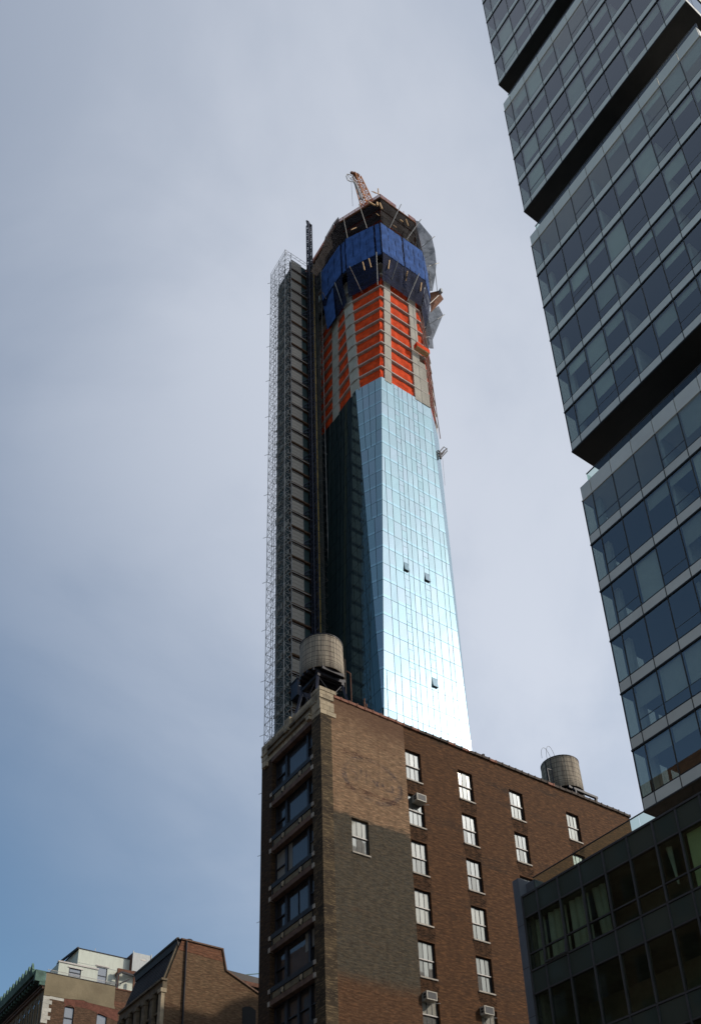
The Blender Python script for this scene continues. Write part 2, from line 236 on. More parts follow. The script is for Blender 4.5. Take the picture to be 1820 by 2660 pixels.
MT = dict(
 green_shade=M('olive_roller_shade', (0.50,0.56,0.30), 0.8, var=0.06),
 brick_rear=brick('brown_brick', (0.118,0.054,0.022), (0.088,0.039,0.017), (0.058,0.034,0.020), sootamt=(0.46,0.70,0.66)),
 brick_low=brick('orange_brown_brick', (0.155,0.066,0.030), (0.12,0.055,0.027), (0.085,0.05,0.03), sootamt=(0.52,0.75,0.6)),
 brick_tan=brick('tan_painted_brick', (0.270,0.170,0.098), (0.235,0.130,0.070), (0.23,0.15,0.09), soot=(0.125,0.060,0.032), sootamt=(0.54,0.78,0.6), pale=(0.36,0.26,0.165), wear=(41.0,44.5,0.8,(0.115,0.056,0.032)), layers=((35.5,(0.082,0.062,0.038),(0.066,0.060,0.048),(0.120,0.060,0.030),0.2),(24.4,(0.118,0.056,0.026),(0.092,0.046,0.023),(0.04,0.025,0.016),0.65))),
 brick_grey=brick('grey_green_painted_brick', (0.086,0.070,0.046), (0.078,0.068,0.050), (0.070,0.060,0.044), soot=(0.115,0.062,0.034), sootamt=(0.50,0.80,0.6), wear=(33.0,36.5,0.6,(0.060,0.046,0.030))),
 brick_pier=brick('yellow_brown_pier_brick', (0.145,0.102,0.055), (0.10,0.068,0.037), (0.06,0.042,0.026), soot=(0.030,0.022,0.016), sootamt=(0.38,0.58,0.85)),
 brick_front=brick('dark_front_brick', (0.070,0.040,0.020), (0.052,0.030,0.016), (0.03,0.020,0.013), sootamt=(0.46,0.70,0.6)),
 limestone=M('weathered_limestone', (0.43,0.345,0.23), 0.85, var=0.18, scale=1.6, bump=0.01, rvar=0.13, dirt=(0.12,0.09,0.055)),
 stone_dark=M('soot_stained_stone', (0.20,0.155,0.10), 0.85, var=0.25, scale=2, bump=0.01, dirt=(0.07,0.05,0.033)),
 lintel=M('rust_stained_lintel', (0.17,0.10,0.068), 0.8, var=0.25, scale=2, dirt=(0.08,0.05,0.035)),
 spandrel=M('olive_terracotta_spandrel', (0.20,0.155,0.085), 0.7, var=0.22, scale=2.5, dirt=(0.09,0.07,0.04)),
 darkiron=M('dark_cast_iron', (0.022,0.018,0.016), 0.55, 0.2, var=0.3),
 sash=M('dark_sash_paint', (0.020,0.021,0.027), 0.5, var=0.2),
 sash_grey=M('weathered_grey_sash', (0.10,0.095,0.088), 0.6, var=0.3, scale=4),
 rail_pale=M('pale_painted_rail', (0.55,0.50,0.45), 0.5, var=0.15),
 sill=M('pale_stone_sill', (0.42,0.37,0.31), 0.8, var=0.2, scale=3),
 tile=M('terracotta_coping', (0.24,0.085,0.045), 0.75, var=0.3, scale=2, dirt=(0.05,0.03,0.02)),
 tile_dark=M('sooty_coping', (0.055,0.036,0.025), 0.8, var=0.3, scale=2),
 glass_win=glass_mirror('old_window_glass', (0.96,0.93,0.80), (0.060,0.056,0.048), 0.085, 0.03, 0.25, 0.004),
 glass_front=glass_mirror('front_window_glass', (0.86,0.83,0.82), (0.024,0.023,0.023), 0.0, 0.015, 0.12, 0.003),
 blind=M('pale_roller_blind', (0.26,0.26,0.24), 0.8, var=0.08),
 roof=M('tar_roof', (0.04,0.038,0.036), 0.9),
 wood=M('grey_tank_staves', (0.345,0.285,0.21), 0.85, var=0.42, scale=1.0, stretch=(9,9,0.35), bump=0.01, rvar=0.0, dirt=(0.17,0.13,0.10)),
 steel_dark=M('dark_painted_steel', (0.022,0.020,0.024), 0.55, 0.3, var=0.3),
 steel_blue=M('slate_blue_steel', (0.045,0.043,0.060), 0.5, 0.3, var=0.3),
 hoop=M('iron_hoop', (0.020,0.017,0.015), 0.6, 0.4, var=0.3),
 galv=M('galvanised_pipe', (0.22,0.21,0.195), 0.5, 0.5, var=0.3, scale=6),
 pipe=M('scaffold_tube', (0.25,0.235,0.22), 0.6, 0.1, var=0.35, scale=0.6),
 pipe_dark=M('weathered_scaffold_tube', (0.085,0.074,0.066), 0.65, 0.1, var=0.4, scale=0.5),
 acbox=M('cream_air_conditioner_case', (0.42,0.38,0.31), 0.55, 0.0, var=0.12, scale=5),
 acgrille=M('dark_air_conditioner_grille', (0.03,0.03,0.032), 0.6),
 concrete=M('cast_concrete', (0.335,0.305,0.25), 0.85, var=0.14, scale=0.7, stretch=(1,1,0.5), bump=0.01, dirt=(0.22,0.205,0.175)),
 slab=M('concrete_slab_edge', (0.36,0.32,0.28), 0.85, var=0.2, scale=0.8),
 orange=cloth('orange_debris_net', (0.68,0.066,0.011), scale=0.9, trans=0.2),
 blue=cloth('blue_cocoon_sheet', (0.042,0.098,0.275), scale=0.7, trans=0.15),
 blue_dark=cloth('dark_blue_skirt_net', (0.007,0.011,0.034), scale=0.8, trans=0.08, alpha=0.94),
 black_net=cloth('black_debris_net', (0.007,0.0035,0.003), scale=0.6, trans=0.02, alpha=0.90),  # dark netting, albedo lowered further to stand for shade under the deck overhang
 grey_net=cloth('grey_safety_net', (0.070,0.080,0.094), scale=0.5, trans=0.35, alpha=0.86),
 ply=M('formwork_plywood', (0.19,0.080,0.040), 0.85, var=0.35, scale=1.0),
 rail_red=M('red_oxide_edge_rail', (0.34,0.095,0.055), 0.7, var=0.3, scale=2),
 timber=M('raw_timber', (0.50,0.31,0.15), 0.8, var=0.25, scale=2),
 interior=M('unlit_building_core', (0.018,0.017,0.017), 0.9),
 tower_joint=M('curtain_wall_gasket', (0.012,0.018,0.022), 0.6),
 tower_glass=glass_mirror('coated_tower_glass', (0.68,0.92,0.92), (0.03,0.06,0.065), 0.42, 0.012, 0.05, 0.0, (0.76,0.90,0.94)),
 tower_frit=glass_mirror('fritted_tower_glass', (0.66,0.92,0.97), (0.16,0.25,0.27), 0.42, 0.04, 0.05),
 tower_dark=glass_mirror('shade_tinted_tower_glass', (0.50,0.74,0.74), (0.008,0.017,0.018), 0.12, 0.02, 0.10),  # same glass as the lit faces, shade put into darker colour and weaker reflection
 hoist_net=M('dark_green_hoist_sheeting', (0.030,0.042,0.040), 0.8, var=0.5, scale=0.6, stretch=(1,1,0.4), dirt=(0.075,0.060,0.042)),
 gate=M('grey_landing_gate', (0.27,0.24,0.20), 0.7, var=0.2, scale=2, stretch=(1,1,5)),
 green_panel=M('dark_green_landing_panel', (0.020,0.042,0.042), 0.7, var=0.2),
 deck=M('rusty_landing_deck', (0.10,0.052,0.026), 0.85, var=0.4, scale=1.5),
 mast=M('blue_black_mast', (0.018,0.020,0.034), 0.5, 0.4, var=0.3),
 cable=M('ochre_cable_trunking', (0.26,0.175,0.035), 0.6, var=0.35, scale=0.35, dirt=(0.12,0.07,0.02)),
 crane=M('crane_orange_paint', (0.46,0.18,0.06), 0.5, var=0.2),
 crane_grey=M('crane_grey_paint', (0.28,0.27,0.26), 0.5, 0.2),
 madison_glass=glass_clear('tinted_condo_glass', (0.86,0.89,0.84), 0.15, (1.0,0.95,0.91)),
 madison_spandrel=M('pale_grey_metal_panel', (0.70,0.66,0.58), 0.45, 0.0, var=0.05, scale=0.4, rvar=0.05),
 madison_line=M('dark_floor_ledge', (0.012,0.012,0.012), 0.6),  # near-black so the ledge also paints the shadow line below each spandrel
 madison_mull=M('bronze_mullion', (0.060,0.050,0.040), 0.5, 0.3),
 soffit=M('black_soffit_panel', (0.020,0.019,0.017), 0.7, var=0.2),
 room=M('room_wall', (0.42,0.43,0.40), 0.9, var=0.2, scale=0.3),
 ceil=M('room_ceiling', (0.50,0.50,0.47), 0.9, var=0.1),
 roller=M('light_roller_shade', (0.46,0.475,0.43), 0.8, var=0.06, rvar=0.35),
 low_glass=glass_clear('green_condo_glass', (0.80,0.84,0.78), 0.0, (0.75,0.85,0.75)),
 low_spandrel=glass_mirror('back_painted_green_glass', (0.75,0.9,0.8), (0.040,0.050,0.040), 0.0, 0.05, 0.10),
 low_frame=M('grey_aluminium_frame', (0.085,0.078,0.076), 0.5, 0.4, var=0.1),
 zinc=M('grey_zinc_cladding', (0.135,0.142,0.155), 0.5, 0.3, var=0.08),
 end_glass=glass_clear('tinted_end_glass', (0.42,0.46,0.45), 0.05),
 rail_glass=glass_clear('pale_green_balustrade_glass', (0.84,0.91,0.87), 0.02),
 curtain=M('pale_curtain', (0.36,0.38,0.30), 0.9, var=0.1, rvar=0.15),
 stucco=M('tan_stucco', (0.25,0.20,0.122), 0.9, var=0.16, scale=0.5, bump=0.01, dirt=(0.17,0.125,0.075)),
 brick_left=brick('old_red_brown_brick', (0.12,0.068,0.040), (0.096,0.056,0.034), (0.10,0.075,0.05), soot=(0.19,0.075,0.045), sootamt=(0.5,0.7,0.7), pale=(0.22,0.17,0.11)),
 brick_mansard=brick('mottled_mansard_brick', (0.175,0.110,0.062), (0.15,0.082,0.045), (0.17,0.125,0.08), soot=(0.10,0.045,0.026), sootamt=(0.52,0.7,0.75), pale=(0.20,0.17,0.115)),
 brick_new=brick('orange_relaid_brick', (0.20,0.085,0.045), (0.16,0.07,0.04), (0.24,0.19,0.14), sootamt=(0.6,0.9,0.4), course=0.1),
 whitebrick=M('white_quoin_brick', (0.50,0.47,0.40), 0.85, var=0.18, scale=3),
 brick_red=M('red_brick_band', (0.165,0.062,0.040), 0.9, var=0.3, scale=3),
 copper=M('verdigris_copper', (0.085,0.150,0.115), 0.75, 0.0, var=0.35, scale=1.5, dirt=(0.05,0.09,0.075)),
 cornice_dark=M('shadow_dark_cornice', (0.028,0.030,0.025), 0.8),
 white_wall=M('white_painted_boards', (0.60,0.62,0.52), 0.7, var=0.06, scale=1.0, stretch=(3,3,0.5), rvar=0.03),
 pane_grey=glass_mirror('grey_roof_window', (0.8,0.85,0.9), (0.18,0.185,0.19), 0.10, 0.05),
 pane_dark=glass_mirror('dark_house_window', (0.7,0.75,0.8), (0.015,0.015,0.016), 0.06, 0.03),
 metal_grey=M('ribbed_grey_sheet_metal', (0.33,0.34,0.33), 0.5, 0.3, var=0.15, scale=2, stretch=(6,6,0.6)),
 rust=M('rusty_steel', (0.14,0.060,0.035), 0.85, var=0.4, scale=3),
 slate=M('dark_mansard_metal', (0.026,0.022,0.020), 0.5, 0.3, var=0.3),
 asphalt=M('asphalt', (0.05,0.05,0.052), 0.9, var=0.25, scale=0.8, rvar=0),
 paving=M('concrete_paving', (0.24,0.235,0.22), 0.9, var=0.15, scale=0.7, rvar=0),
 roadpaint=M('white_road_paint', (0.7,0.7,0.68), 0.7, rvar=0),
 leaf=M('dark_evergreen_leaf', (0.030,0.050,0.022), 0.7, var=0.4, scale=6),
 opp=brick('brown_commercial_brick', (0.12,0.075,0.05), (0.10,0.065,0.045), (0.09,0.07,0.05)),
low_room=M('warm_grey_room', (0.20,0.19,0.15), 0.9, var=0.3, scale=0.4),
 rib=M('brown_roof_rib', (0.055,0.046,0.042), 0.5, 0.2),
 glass_blind=glass_mirror('window_glass_over_blind', (0.96,0.93,0.82), (0.26,0.245,0.20), 0.06, 0.04, 0.25),
 dim=M('dim_dark_masonry', (0.07,0.055,0.042), 0.9, var=0.25),
)
def wallmb(axis, c, u0, u1, z0, z1, ops=(), depth=0.3, mb=None, m=0, mr=None):
    mb = mb or MB(); mr = m if mr is None else mr
    us = sorted({u0, u1, *[o[i] for o in ops for i in (0, 1) if u0 < o[i] < u1]}); zs = sorted({z0, z1, *[o[i] for o in ops for i in (2, 3) if z0 < o[i] < z1]})
    P = (lambda u, z, d=0.0: (u, c+d, z)) if axis == 'y' else (lambda u, z, d=0.0: (c+d, u, z))
    def q(a, b, cc, d, mm):
        mb.add([a, b, cc, d], [(0, 1, 2, 3) if axis == 'y' else (3, 2, 1, 0)], mm)
    for i in range(len(us)-1):
        for j in range(len(zs)-1):
            uc, zc_ = (us[i]+us[i+1])/2, (zs[j]+zs[j+1])/2
            if any(o[0] < uc < o[1] and o[2] < zc_ < o[3] for o in ops): continue
            q(P(us[i], zs[j]), P(us[i+1], zs[j]), P(us[i+1], zs[j+1]), P(us[i], zs[j+1]), m)
    for a, b, e, f in ops:
        q(P(a, e), P(a, f), P(a, f, depth), P(a, e, depth), mr); q(P(b, f), P(b, e), P(b, e, depth), P(b, f, depth), mr)
        q(P(a, f), P(b, f), P(b, f, depth), P(a, f, depth), mr); q(P(b, e), P(a, e), P(a, e, depth), P(b, e, depth), mr)
    return mb
# ================================================================== ground
struct('ground', MB().box(-1500, 1500, -1500, 1500, -1.0, -0.14), MT['paving'])
struct('road', MB().box(2.5, 23.5, -600, 600, -0.30, -0.12), MT['asphalt'])
struct('sidewalk', MB().box(23.5, 28.75, -600, 600, -0.30, 0.0), MT['paving'])
struct('sidewalk_opposite', MB().box(-10.0, 2.5, -600, 600, -0.30, 0.0), MT['paving'])
mk = MB()
for i in range(-60, 60): mk.box(12.9, 13.05, i*9.0, i*9.0+3.0, -0.12, -0.116)
struct('lane_marking', mk, MT['roadpaint'])
# ================================================================== brick loft building
BX, BY, BW, BTOP = 28.78, 44.0, 51.62, 44.55
B = thing('brick_loft_building', 'tall narrow brown brick loft building with faded painted sign on its side wall', 'building', (BX, BY, 0))
FH = 3.62
rows = [40.10 - FH*i for i in range(8)]            # sill heights, top row first
cols = [35.69, 40.35, 45.21, 51.01]; WW, WH = 1.33, 2.45
ops = [(c, c+WW, r, r+WH) for ci, c in enumerate(cols) for ri, r in enumerate(rows) if not (ci == 2 and ri > 5) and not (ci == 3 and ri > 4)]
PW = (30.98, 32.28, 32.93, 35.42)                   # single window in the painted patch
part('wall', wallmb('y', BY, 35.62, 58.5, 0, BTOP-0.12, ops, 0.32), MT['brick_rear'], B, label='sooty brown brick rear part of the side wall')
part('wall', wallmb('y', BY-0.05, 29.62, 35.62, 0, BTOP-0.10, [PW], 0.32).box(35.62, 35.621, BY-0.05, BY, 0, BTOP-0.1), MT['brick_tan'], B, label='side wall bay with faded tan paint above grey green paint')
part('pier', MB().box(BX, 29.619, BY-0.06, 45.02, 0, 42.72), MT['brick_pier'], B, label='stained yellow brown corner pier')
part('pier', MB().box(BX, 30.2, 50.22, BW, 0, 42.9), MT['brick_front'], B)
part('roof', MB().box(29.7, 58.45, BY+0.35, BW-0.3, 43.2, 43.4).box(58.2, 58.49, BY+0.01, BW, 0, BTOP-0.2).box(29.9, 58.2, BW-0.3, BW, 0, BTOP-0.2).box(29.7, 58.2, BY+0.33, BY+0.5, 43.3, BTOP-0.14), [MT['roof']], B)
part('interior_core', MB().box(30.6, 58.0, BY+0.9, BW-0.5, 0, 43.1), MT['interior'], B)
# terracotta coping tiles along the side parapet
n = 44; x0 = 29.85; dx = (58.55-x0)/n
cop = MB().box(0, dx-0.05, -0.12, 0.34, -0.10, 0.10).box(dx-0.11, dx-0.02, -0.15, 0.36, -0.12, 0.14)
cm1 = cop.mesh('coping_tile', MT['tile']); cm2 = cop.mesh('coping_tile', MT['tile_dark'])
for i in range(n): inst('coping_tile', cm1 if i < 9 or random.random() < .12 else cm2, B, (x0+i*dx, BY, BTOP-0.02+random.uniform(-.02, .02)))
# double hung windows in the side wall
def window_meshes(w, h):
    fr = MB(); y0 = 0.16
    fr.box(0, w, y0, y0+0.12, 0, 0.07).box(0, w, y0, y0+0.12, h-0.08, h).box(0, 0.07, y0, y0+0.12, 0.07, h-0.08).box(w-0.07, w, y0, y0+0.12, 0.07, h-0.08)
    for k in (1, 2): x = 0.07+(w-0.14)*k/3; fr.box(x-0.018, x+0.018, y0+0.02, y0+0.10, 0.07, h*0.5-0.03); fr.box(x-0.018, x+0.018, y0-0.01, y0+0.06, h*0.5+0.03, h-0.08)
    rl = MB().box(0.05, w-0.05, y0-0.05, y0+0.08, h*0.5-0.035, h*0.5+0.035)
    sl = MB().box(-0.03, w+0.03, -0.07, 0.2, -0.10, 0.0)
    pw = (w-0.14)/3-0.04
    return fr, rl, sl, MB().box(0, pw, 0, 0.012, 0, h*0.5-0.12)
fr, rl, sl, pn = window_meshes(WW, WH)
wm = fr.mesh('window', MT['sash']); wg = fr.mesh('window', MT['sash_grey']); rm = rl.mesh('meeting_rail', MT['rail_pale']); sm = sl.mesh('sill', MT['sill']); pm = pn.mesh('pane', MT['glass_win']); pmb = pn.mesh('pane', MT['glass_blind'])
def put_window(c, y, r, frame=wm):
    bl_ = random.choice((0, 0, 0, 1, 1, 2)); w_ = inst('window', frame, B, (c, y, r)); inst('meeting_rail', rm, w_, (c, y, r)); inst('sill', sm, w_, (c, y, r))
    for k in range(3):
        for up in (0, 1):
            o = inst('pane', (pmb if (up and bl_ > 0) or bl_ > 1 else pm), w_, (c+0.07+(WW-0.14)*k/3+0.02, y+(0.20 if not up else 0.17), r+0.075+up*(WH*0.5-0.04)))
            o.rotation_euler = (random.uniform(-.012, .012), 0, random.uniform(-.012, .012))
for a, b, e, f in ops: put_window(a, BY, e)
put_window(PW[0], BY-0.05, PW[2]-0.0, wg)
# ghost sign: worn ring and letters, flat paint on the brick
def worn(name, col, a=0.5):
    t = NT(name); sp = t.mapping((3, 3, 9)); f = t.noise(1.2, sp, 6, 0.75); g = t.noise(0.8, None, 3, 0.6)
    d = t.pbr(t.mix(t.noise(2.5, None, 3), col, tuple(c*1.5 for c in col)), 0.9, 0, None, 0.1); tr = t.n('ShaderNodeBsdfTransparent'); ms = t.n('ShaderNodeMixShader')
    k = t.math('MULTIPLY', t.ramp(f, 0.40, 0.62), t.ramp(g, 0.34, 0.62, 0.1, a)); t.l(k, ms.inputs[0]); t.l(tr.outputs[0], ms.inputs[1]); t.l(d, ms.inputs[2]); return t.done(ms.outputs[0])
MT['ghost'] = worn('worn_blue_grey_sign_paint', (0.070,0.072,0.085), 0.6)
MT['ghost_red'] = worn('worn_maroon_sign_paint', (0.11,0.052,0.040), 0.8)
YS = BY-0.056; rg = MB(); N = 56; cxs, czs = 32.75, 38.75
for i in range(N):
    a0, a1 = 2*math.pi*i/N, 2*math.pi*(i+1)/N
    pt = lambda a, rr: (cxs+2.45*rr*math.cos(a), YS, czs+1.75*rr*math.sin(a))
    rg.add([pt(a0, .84), pt(a0, 1.0), pt(a1, 1.0), pt(a1, .84)], [(0, 1, 2, 3)])
part('painted_sign', rg, MT['ghost'], B, label='worn oval ring of an old painted sign')
rg2 = MB().add([(30.6, YS-.002, 37.55), (34.9, YS-.002, 37.35), (34.9, YS-.002, 37.75), (30.6, YS-.002, 37.95)], [(0, 1, 2, 3)]).add([(30.5, YS-.002, 40.2), (32.6, YS-.002, 40.3), (32.6, YS-.002, 40.55), (30.5, YS-.002, 40.6)], [(0, 1, 2, 3)])
part('painted_sign', rg2, MT['ghost_red'], B, kind='stuff', label='worn maroon bands of an old painted sign')
def text_part(body, size, loc, mat, parent, name='lettering', sx=1.0):
    cu = bpy.data.curves.new(name, 'FONT'); cu.body = body; cu.size = size; cu.align_x = 'CENTER'; cu.align_y = 'CENTER'
    to = bpy.data.objects.new(name, cu); COL.objects.link(to); me = bpy.data.meshes.new_from_object(to); bpy.data.objects.remove(to)
    me.materials.clear(); me.materials.append(mat)
    for v in me.vertices: v.co.x *= sx
    return inst(name, me, parent, loc, (math.radians(90), 0, 0))
MT['soot'] = worn('sooty_rain_stain', (0.016,0.011,0.008), 0.8)
stm = MB().add([(-.15, 0, 0), (WW+.15, 0, 0), (WW+.05, 0, -.95), (.05, 0, -1.05)], [(3, 2, 1, 0)]).mesh('soot_stain', MT['soot'])
for a, b, e, f in ops: inst('soot_stain', stm, B, (a, BY-.004, e-.1))
text_part('SING', 1.75, (32.75, YS-.004, 38.85), MT['ghost'], B, sx=0.95)
# stone parapet: blocks on the front and on the short return
def blocks(zs, y0, y1, step, xf, dep=0.5, mat='limestone'):
    for k, (a, b, off, sh) in enumerate(zs):
        nn = max(1, round((y1-y0)/step)); st = (y1-y0)/nn; ys = [y0]+[y0+st*(i+sh) for i in range(1 if sh <= 0 else 0, nn)]+[y1]
        ys = sorted(set(round(v, 3) for v in ys))
        for p, q in zip(ys, ys[1:]): part('stone_block', MB().box(xf-off-random.uniform(0, .012), xf+dep, p+0.012, q-0.012, a+0.01, b-0.01), MT[mat], B)
part('parapet_backing', MB().box(BX+0.06, 30.2, BY+0.02, BW-0.03, 42.73, 44.6).box(BX+0.06, 29.76, BY-0.045, BY+0.3, 42.73, 44.64).box(BX+0.06, 30.03, BY-0.056, BY+0.3, 44.66, 44.85), MT['stone_dark'], B)
blocks([(42.95, 43.32, 0.0, 0), (44.02, 44.32, 0.03, 0.5), (44.34, 44.66, 0.03, 0)], 45.0, 50.6, 0.52, BX)
part('moulding', MB().box(BX-0.16, BX+0.3, 44.98, 50.62, 43.34, 43.56).box(BX-0.08, BX+0.3, 44.98, 50.62, 43.57, 43.78).box(BX-0.2, BX+0.3, 44.98, 50.62, 43.80, 44.0), MT['stone_dark'], B)
blocks([(42.74, 43.1, 0.02, 0), (43.1, 43.5, 0.04, 0.5), (43.5, 43.86, 0.04, 0), (43.86, 44.05, 0.09, 0), (44.05, 44.35, 0.05, .5), (44.35, 44.65, 0.05, 0), (44.65, 44.95, 0.07, .5)], BY+0.36, 44.97, 0.6, BX)
blocks([(42.92, 43.3, 0.02, 0), (43.3, 43.7, 0.04, 0.5), (43.7, 43.9, 0.1, 0), (43.9, 44.3, 0.04, .5), (44.3, 44.66, 0.05, 0)], 50.64, BW, 0.5, BX)
for k, (a, b, off, sh) in enumerate([(42.74, 43.1, 0.02, 0), (43.1, 43.5, 0.03, .5), (43.5, 43.86, 0.03, 0), (43.87, 44.04, -0.03, 0), (44.05, 44.35, 0.02, .4), (44.35, 44.65, 0.02, 0), (44.65, 44.95, 0.05, .5)]):
    xs = [BX-0.06, 29.25, 29.84] if not sh else [BX-0.06, 29.0, 29.5, 29.84]
    if k == 6: xs = [BX-0.08, 29.1, 29.6, 30.05]
    if k == 0: xs = [BX-0.02, 29.3, 30.0]
    for p, q in zip(xs, xs[1:]): part('stone_block', MB().box(p+0.012, q-0.012, BY-0.07-off, BY+0.34, a+0.01, b-0.01), MT['limestone'], B)
part('stone_ornament', MB().box(BX-0.22, BX+0.1, 45.0, 45.5, 43.2, 43.34).box(BX-0.2, BX+0.1, 45.05, 45.42, 42.9, 43.18), MT['limestone'], B)
part('stone_ornament', MB().box(BX-0.22, BX+0.1, 47.5, 48.2, 43.9, 44.7).box(BX-0.3, BX+0.1, 47.6, 48.1, 43.6, 43.88), MT['limestone'], B)
part('stone_ornament', MB().box(BX-0.2, BX+0.1, 50.7, 51.3, 42.55, 42.85), MT['limestone'], B)
# front bay: lintels, spandrels, tripartite windows
BA, BB = 45.04, 50.2; gx = BX+0.42
part('lintel', MB().box(BX-0.03, BX+0.45, BA-0.05, BB+0.05, 42.56, 42.93), MT['lintel'], B)
fwin = []
for r in range(11):
    s = 40.04-FH*r; top = s+2.46
    part('sill', MB().box(BX-0.02, BX+0.6, BA, BB, s-0.33, s), MT['darkiron'], B)
    part('lintel', MB().box(BX-0.035, BX+0.5, BA-0.08, BB+0.08, s-1.18, s-0.84), MT['lintel'], B)
    for yy in (BA-0.16, BB-0.06):
        part('bracket_block', MB().box(BX-0.06, BX+0.2, yy, yy+0.24, s-1.19, s-0.87), MT['sill'], B); part('bracket_block', MB().box(BX-0.05, BX+0.2, yy, yy+0.24, s-0.34, s-0.06), MT['sill'], B)
    bd = MB().box(BX+0.06, BX+0.5, BA, BB, s-0.82, s-0.33)
    part('spandrel_backing', bd, MT['stone_dark'], B)
    for a, b in ((BA+0.35, BA+1.25), (BA+1.75, BB-1.75), (BB-1.25, BB-0.35)): part('spandrel_panel', MB().box(BX+0.02, BX+0.1, a, b, s-0.76, s-0.38), MT['spandrel'], B)
    for a in (BA+1.36, BB-1.64): part('spandrel_shield', MB().add([(BX-0.02, a, s-.40), (BX-0.02, a+.28, s-.40), (BX-0.02, a+.28, s-.62), (BX-0.02, a+.14, s-.76), (BX-0.02, a, s-.62), (BX+.08, a, s-.40), (BX+.08, a+.28, s-.40), (BX+.08, a+.28, s-.62), (BX+.08, a+.14, s-.76), (BX+.08, a, s-.62)], [(0, 4, 3, 2, 1), (0, 1, 6, 5), (1, 2, 7, 6), (2, 3, 8, 7), (3, 4, 9, 8), (4, 0, 5, 9)]), MT['limestone'], B)
    for a in (BA+0.14, BA+1.28, BA+1.67, BB-1.72, BB-1.32, BB-0.2): part('spandrel_rib', MB().box(BX+0.0, BX+0.1, a, a+0.06, s-0.76, s-0.38), MT['darkiron'], B)
    m1, m2 = 46.05, 48.78
    w_ = part('window', MB().box(gx-0.1, gx+0.1, BA, BB, top-0.09, top+0.1).box(gx-0.06, gx+0.1, BA, BB, s, s+0.07).box(gx-0.12, gx+0.1, m1-0.11, m1+0.11, s+0.07, top-0.09).box(gx-0.12, gx+0.1, m2-0.13, m2+0.13, s+0.07, top-0.09).box(gx-0.08, gx+0.1, BA, BA+0.09, s+0.07, top-0.09).box(gx-0.08, gx+0.1, BB-0.09, BB, s+0.07, top-0.09), MT['sash'], B)
    mid = s+1.16; four = r == 5
    for a, b in ((BA+0.09, m1-0.11), (m2+0.13, BB-0.09))+(((m1+0.11, 47.3), (47.52, m2-0.13)) if four else ()):
        part('meeting_rail', MB().box(gx-0.07, gx+0.05, a, b, mid-0.04, mid+0.04), MT['sash'], w_)
        for e, f, d in ((s+0.07, mid-0.04, 0.03), (mid+0.04, top-0.09, 0.0)):
            part('pane', MB().box(gx+d, gx+d+0.012, a, b, e, f), MT['blind'] if (r == 4 and a < 45.5 and d == 0) or (r == 2 and random.random() < .6) else MT['glass_front'], w_)
    if four: part('mullion', MB().box(gx-0.1, gx+0.08, 47.3, 47.52, s+0.07, top-0.09), MT['sash'], w_)
    elif r == 3:
        part('mullion', MB().box(gx-0.05, gx+0.05, 47.38, 47.44, s+0.07, top-0.09), MT['sash'], w_)
        for a, b in ((m1+0.11, 47.38), (47.44, m2-0.13)): part('pane', MB().box(gx, gx+0.012, a, b, s+0.07, top-0.09), MT['glass_front'], w_)
    else:
        part('pane', MB().box(gx, gx+0.012, m1+0.11, m2-0.13, s+0.07, top-0.09), MT['glass_front'], w_)
        if r == 4: part('blind', MB().box(gx-0.012, gx-0.004, m1+0.14, m1+0.62, s+1.15, top-0.1), MT['blind'], w_)
        if r == 2: part('blind', MB().box(gx-0.012, gx-0.004, m2-0.62, m2-0.16, s+0.1, top-0.1), MT['blind'], w_)
part('bay_back', MB().box(gx+0.2, gx+0.3, BA, BB, 0, 42.6), MT['interior'], B)
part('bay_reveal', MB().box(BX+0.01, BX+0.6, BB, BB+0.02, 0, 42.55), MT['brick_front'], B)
# ------------------------------------------------------------------ air conditioners
def aircon(x, z, label, w=0.79, h=0.55):
    t = thing('window_air_conditioner', label, 'air conditioner', (x, BY, z), 'air conditioners in the side wall windows'); y0, y1 = BY-0.42, BY+0.14
    part('case', MB().box(x+.004, x+w-.004, y0+.012, y1, z+.004, z+h-.004), MT['acbox'], t)
    part('front_frame', MB().box(x, x+w, y0, y0+.05, z, z+.06).box(x, x+w, y0, y0+.05, z+h-.06, z+h).box(x, x+.06, y0, y0+.05, z+.06, z+h-.06).box(x+w-.06, x+w, y0, y0+.05, z+.06, z+h-.06), MT['acbox'], t)
    part('grille', MB().box(x+.06, x+w-.06, y0+.006, y0+.03, z+.06, z+h-.06), MT['acgrille'], t)
    g = part('side_vent', MB().box(x-.006, x+.02, y0+.10, y0+.34, z+.12, z+.26).box(x-.006, x+.02, y0+.10, y0+.34, z+.30, z+.44), MT['acgrille'], t)
    part('support_bracket', MB().beam((x+w*.5, BY+.1, z-.05), (x+w+.22, y0+.02, z-.10), .03).beam((x+w*.45, BY+.1, z-.02), (x+w*.45, y0+.1, z-.02), .04), MT['rail_pale'], t)
    return t
aircon(36.12, 38.30, 'cream air conditioner high in the window of the second row beside the faded sign')
aircon(35.77, 24.00, 'cream air conditioner below the corner where grey painted patch ends')
aircon(40.28, 23.93, 'cream air conditioner in the window column nearest the low glass building')
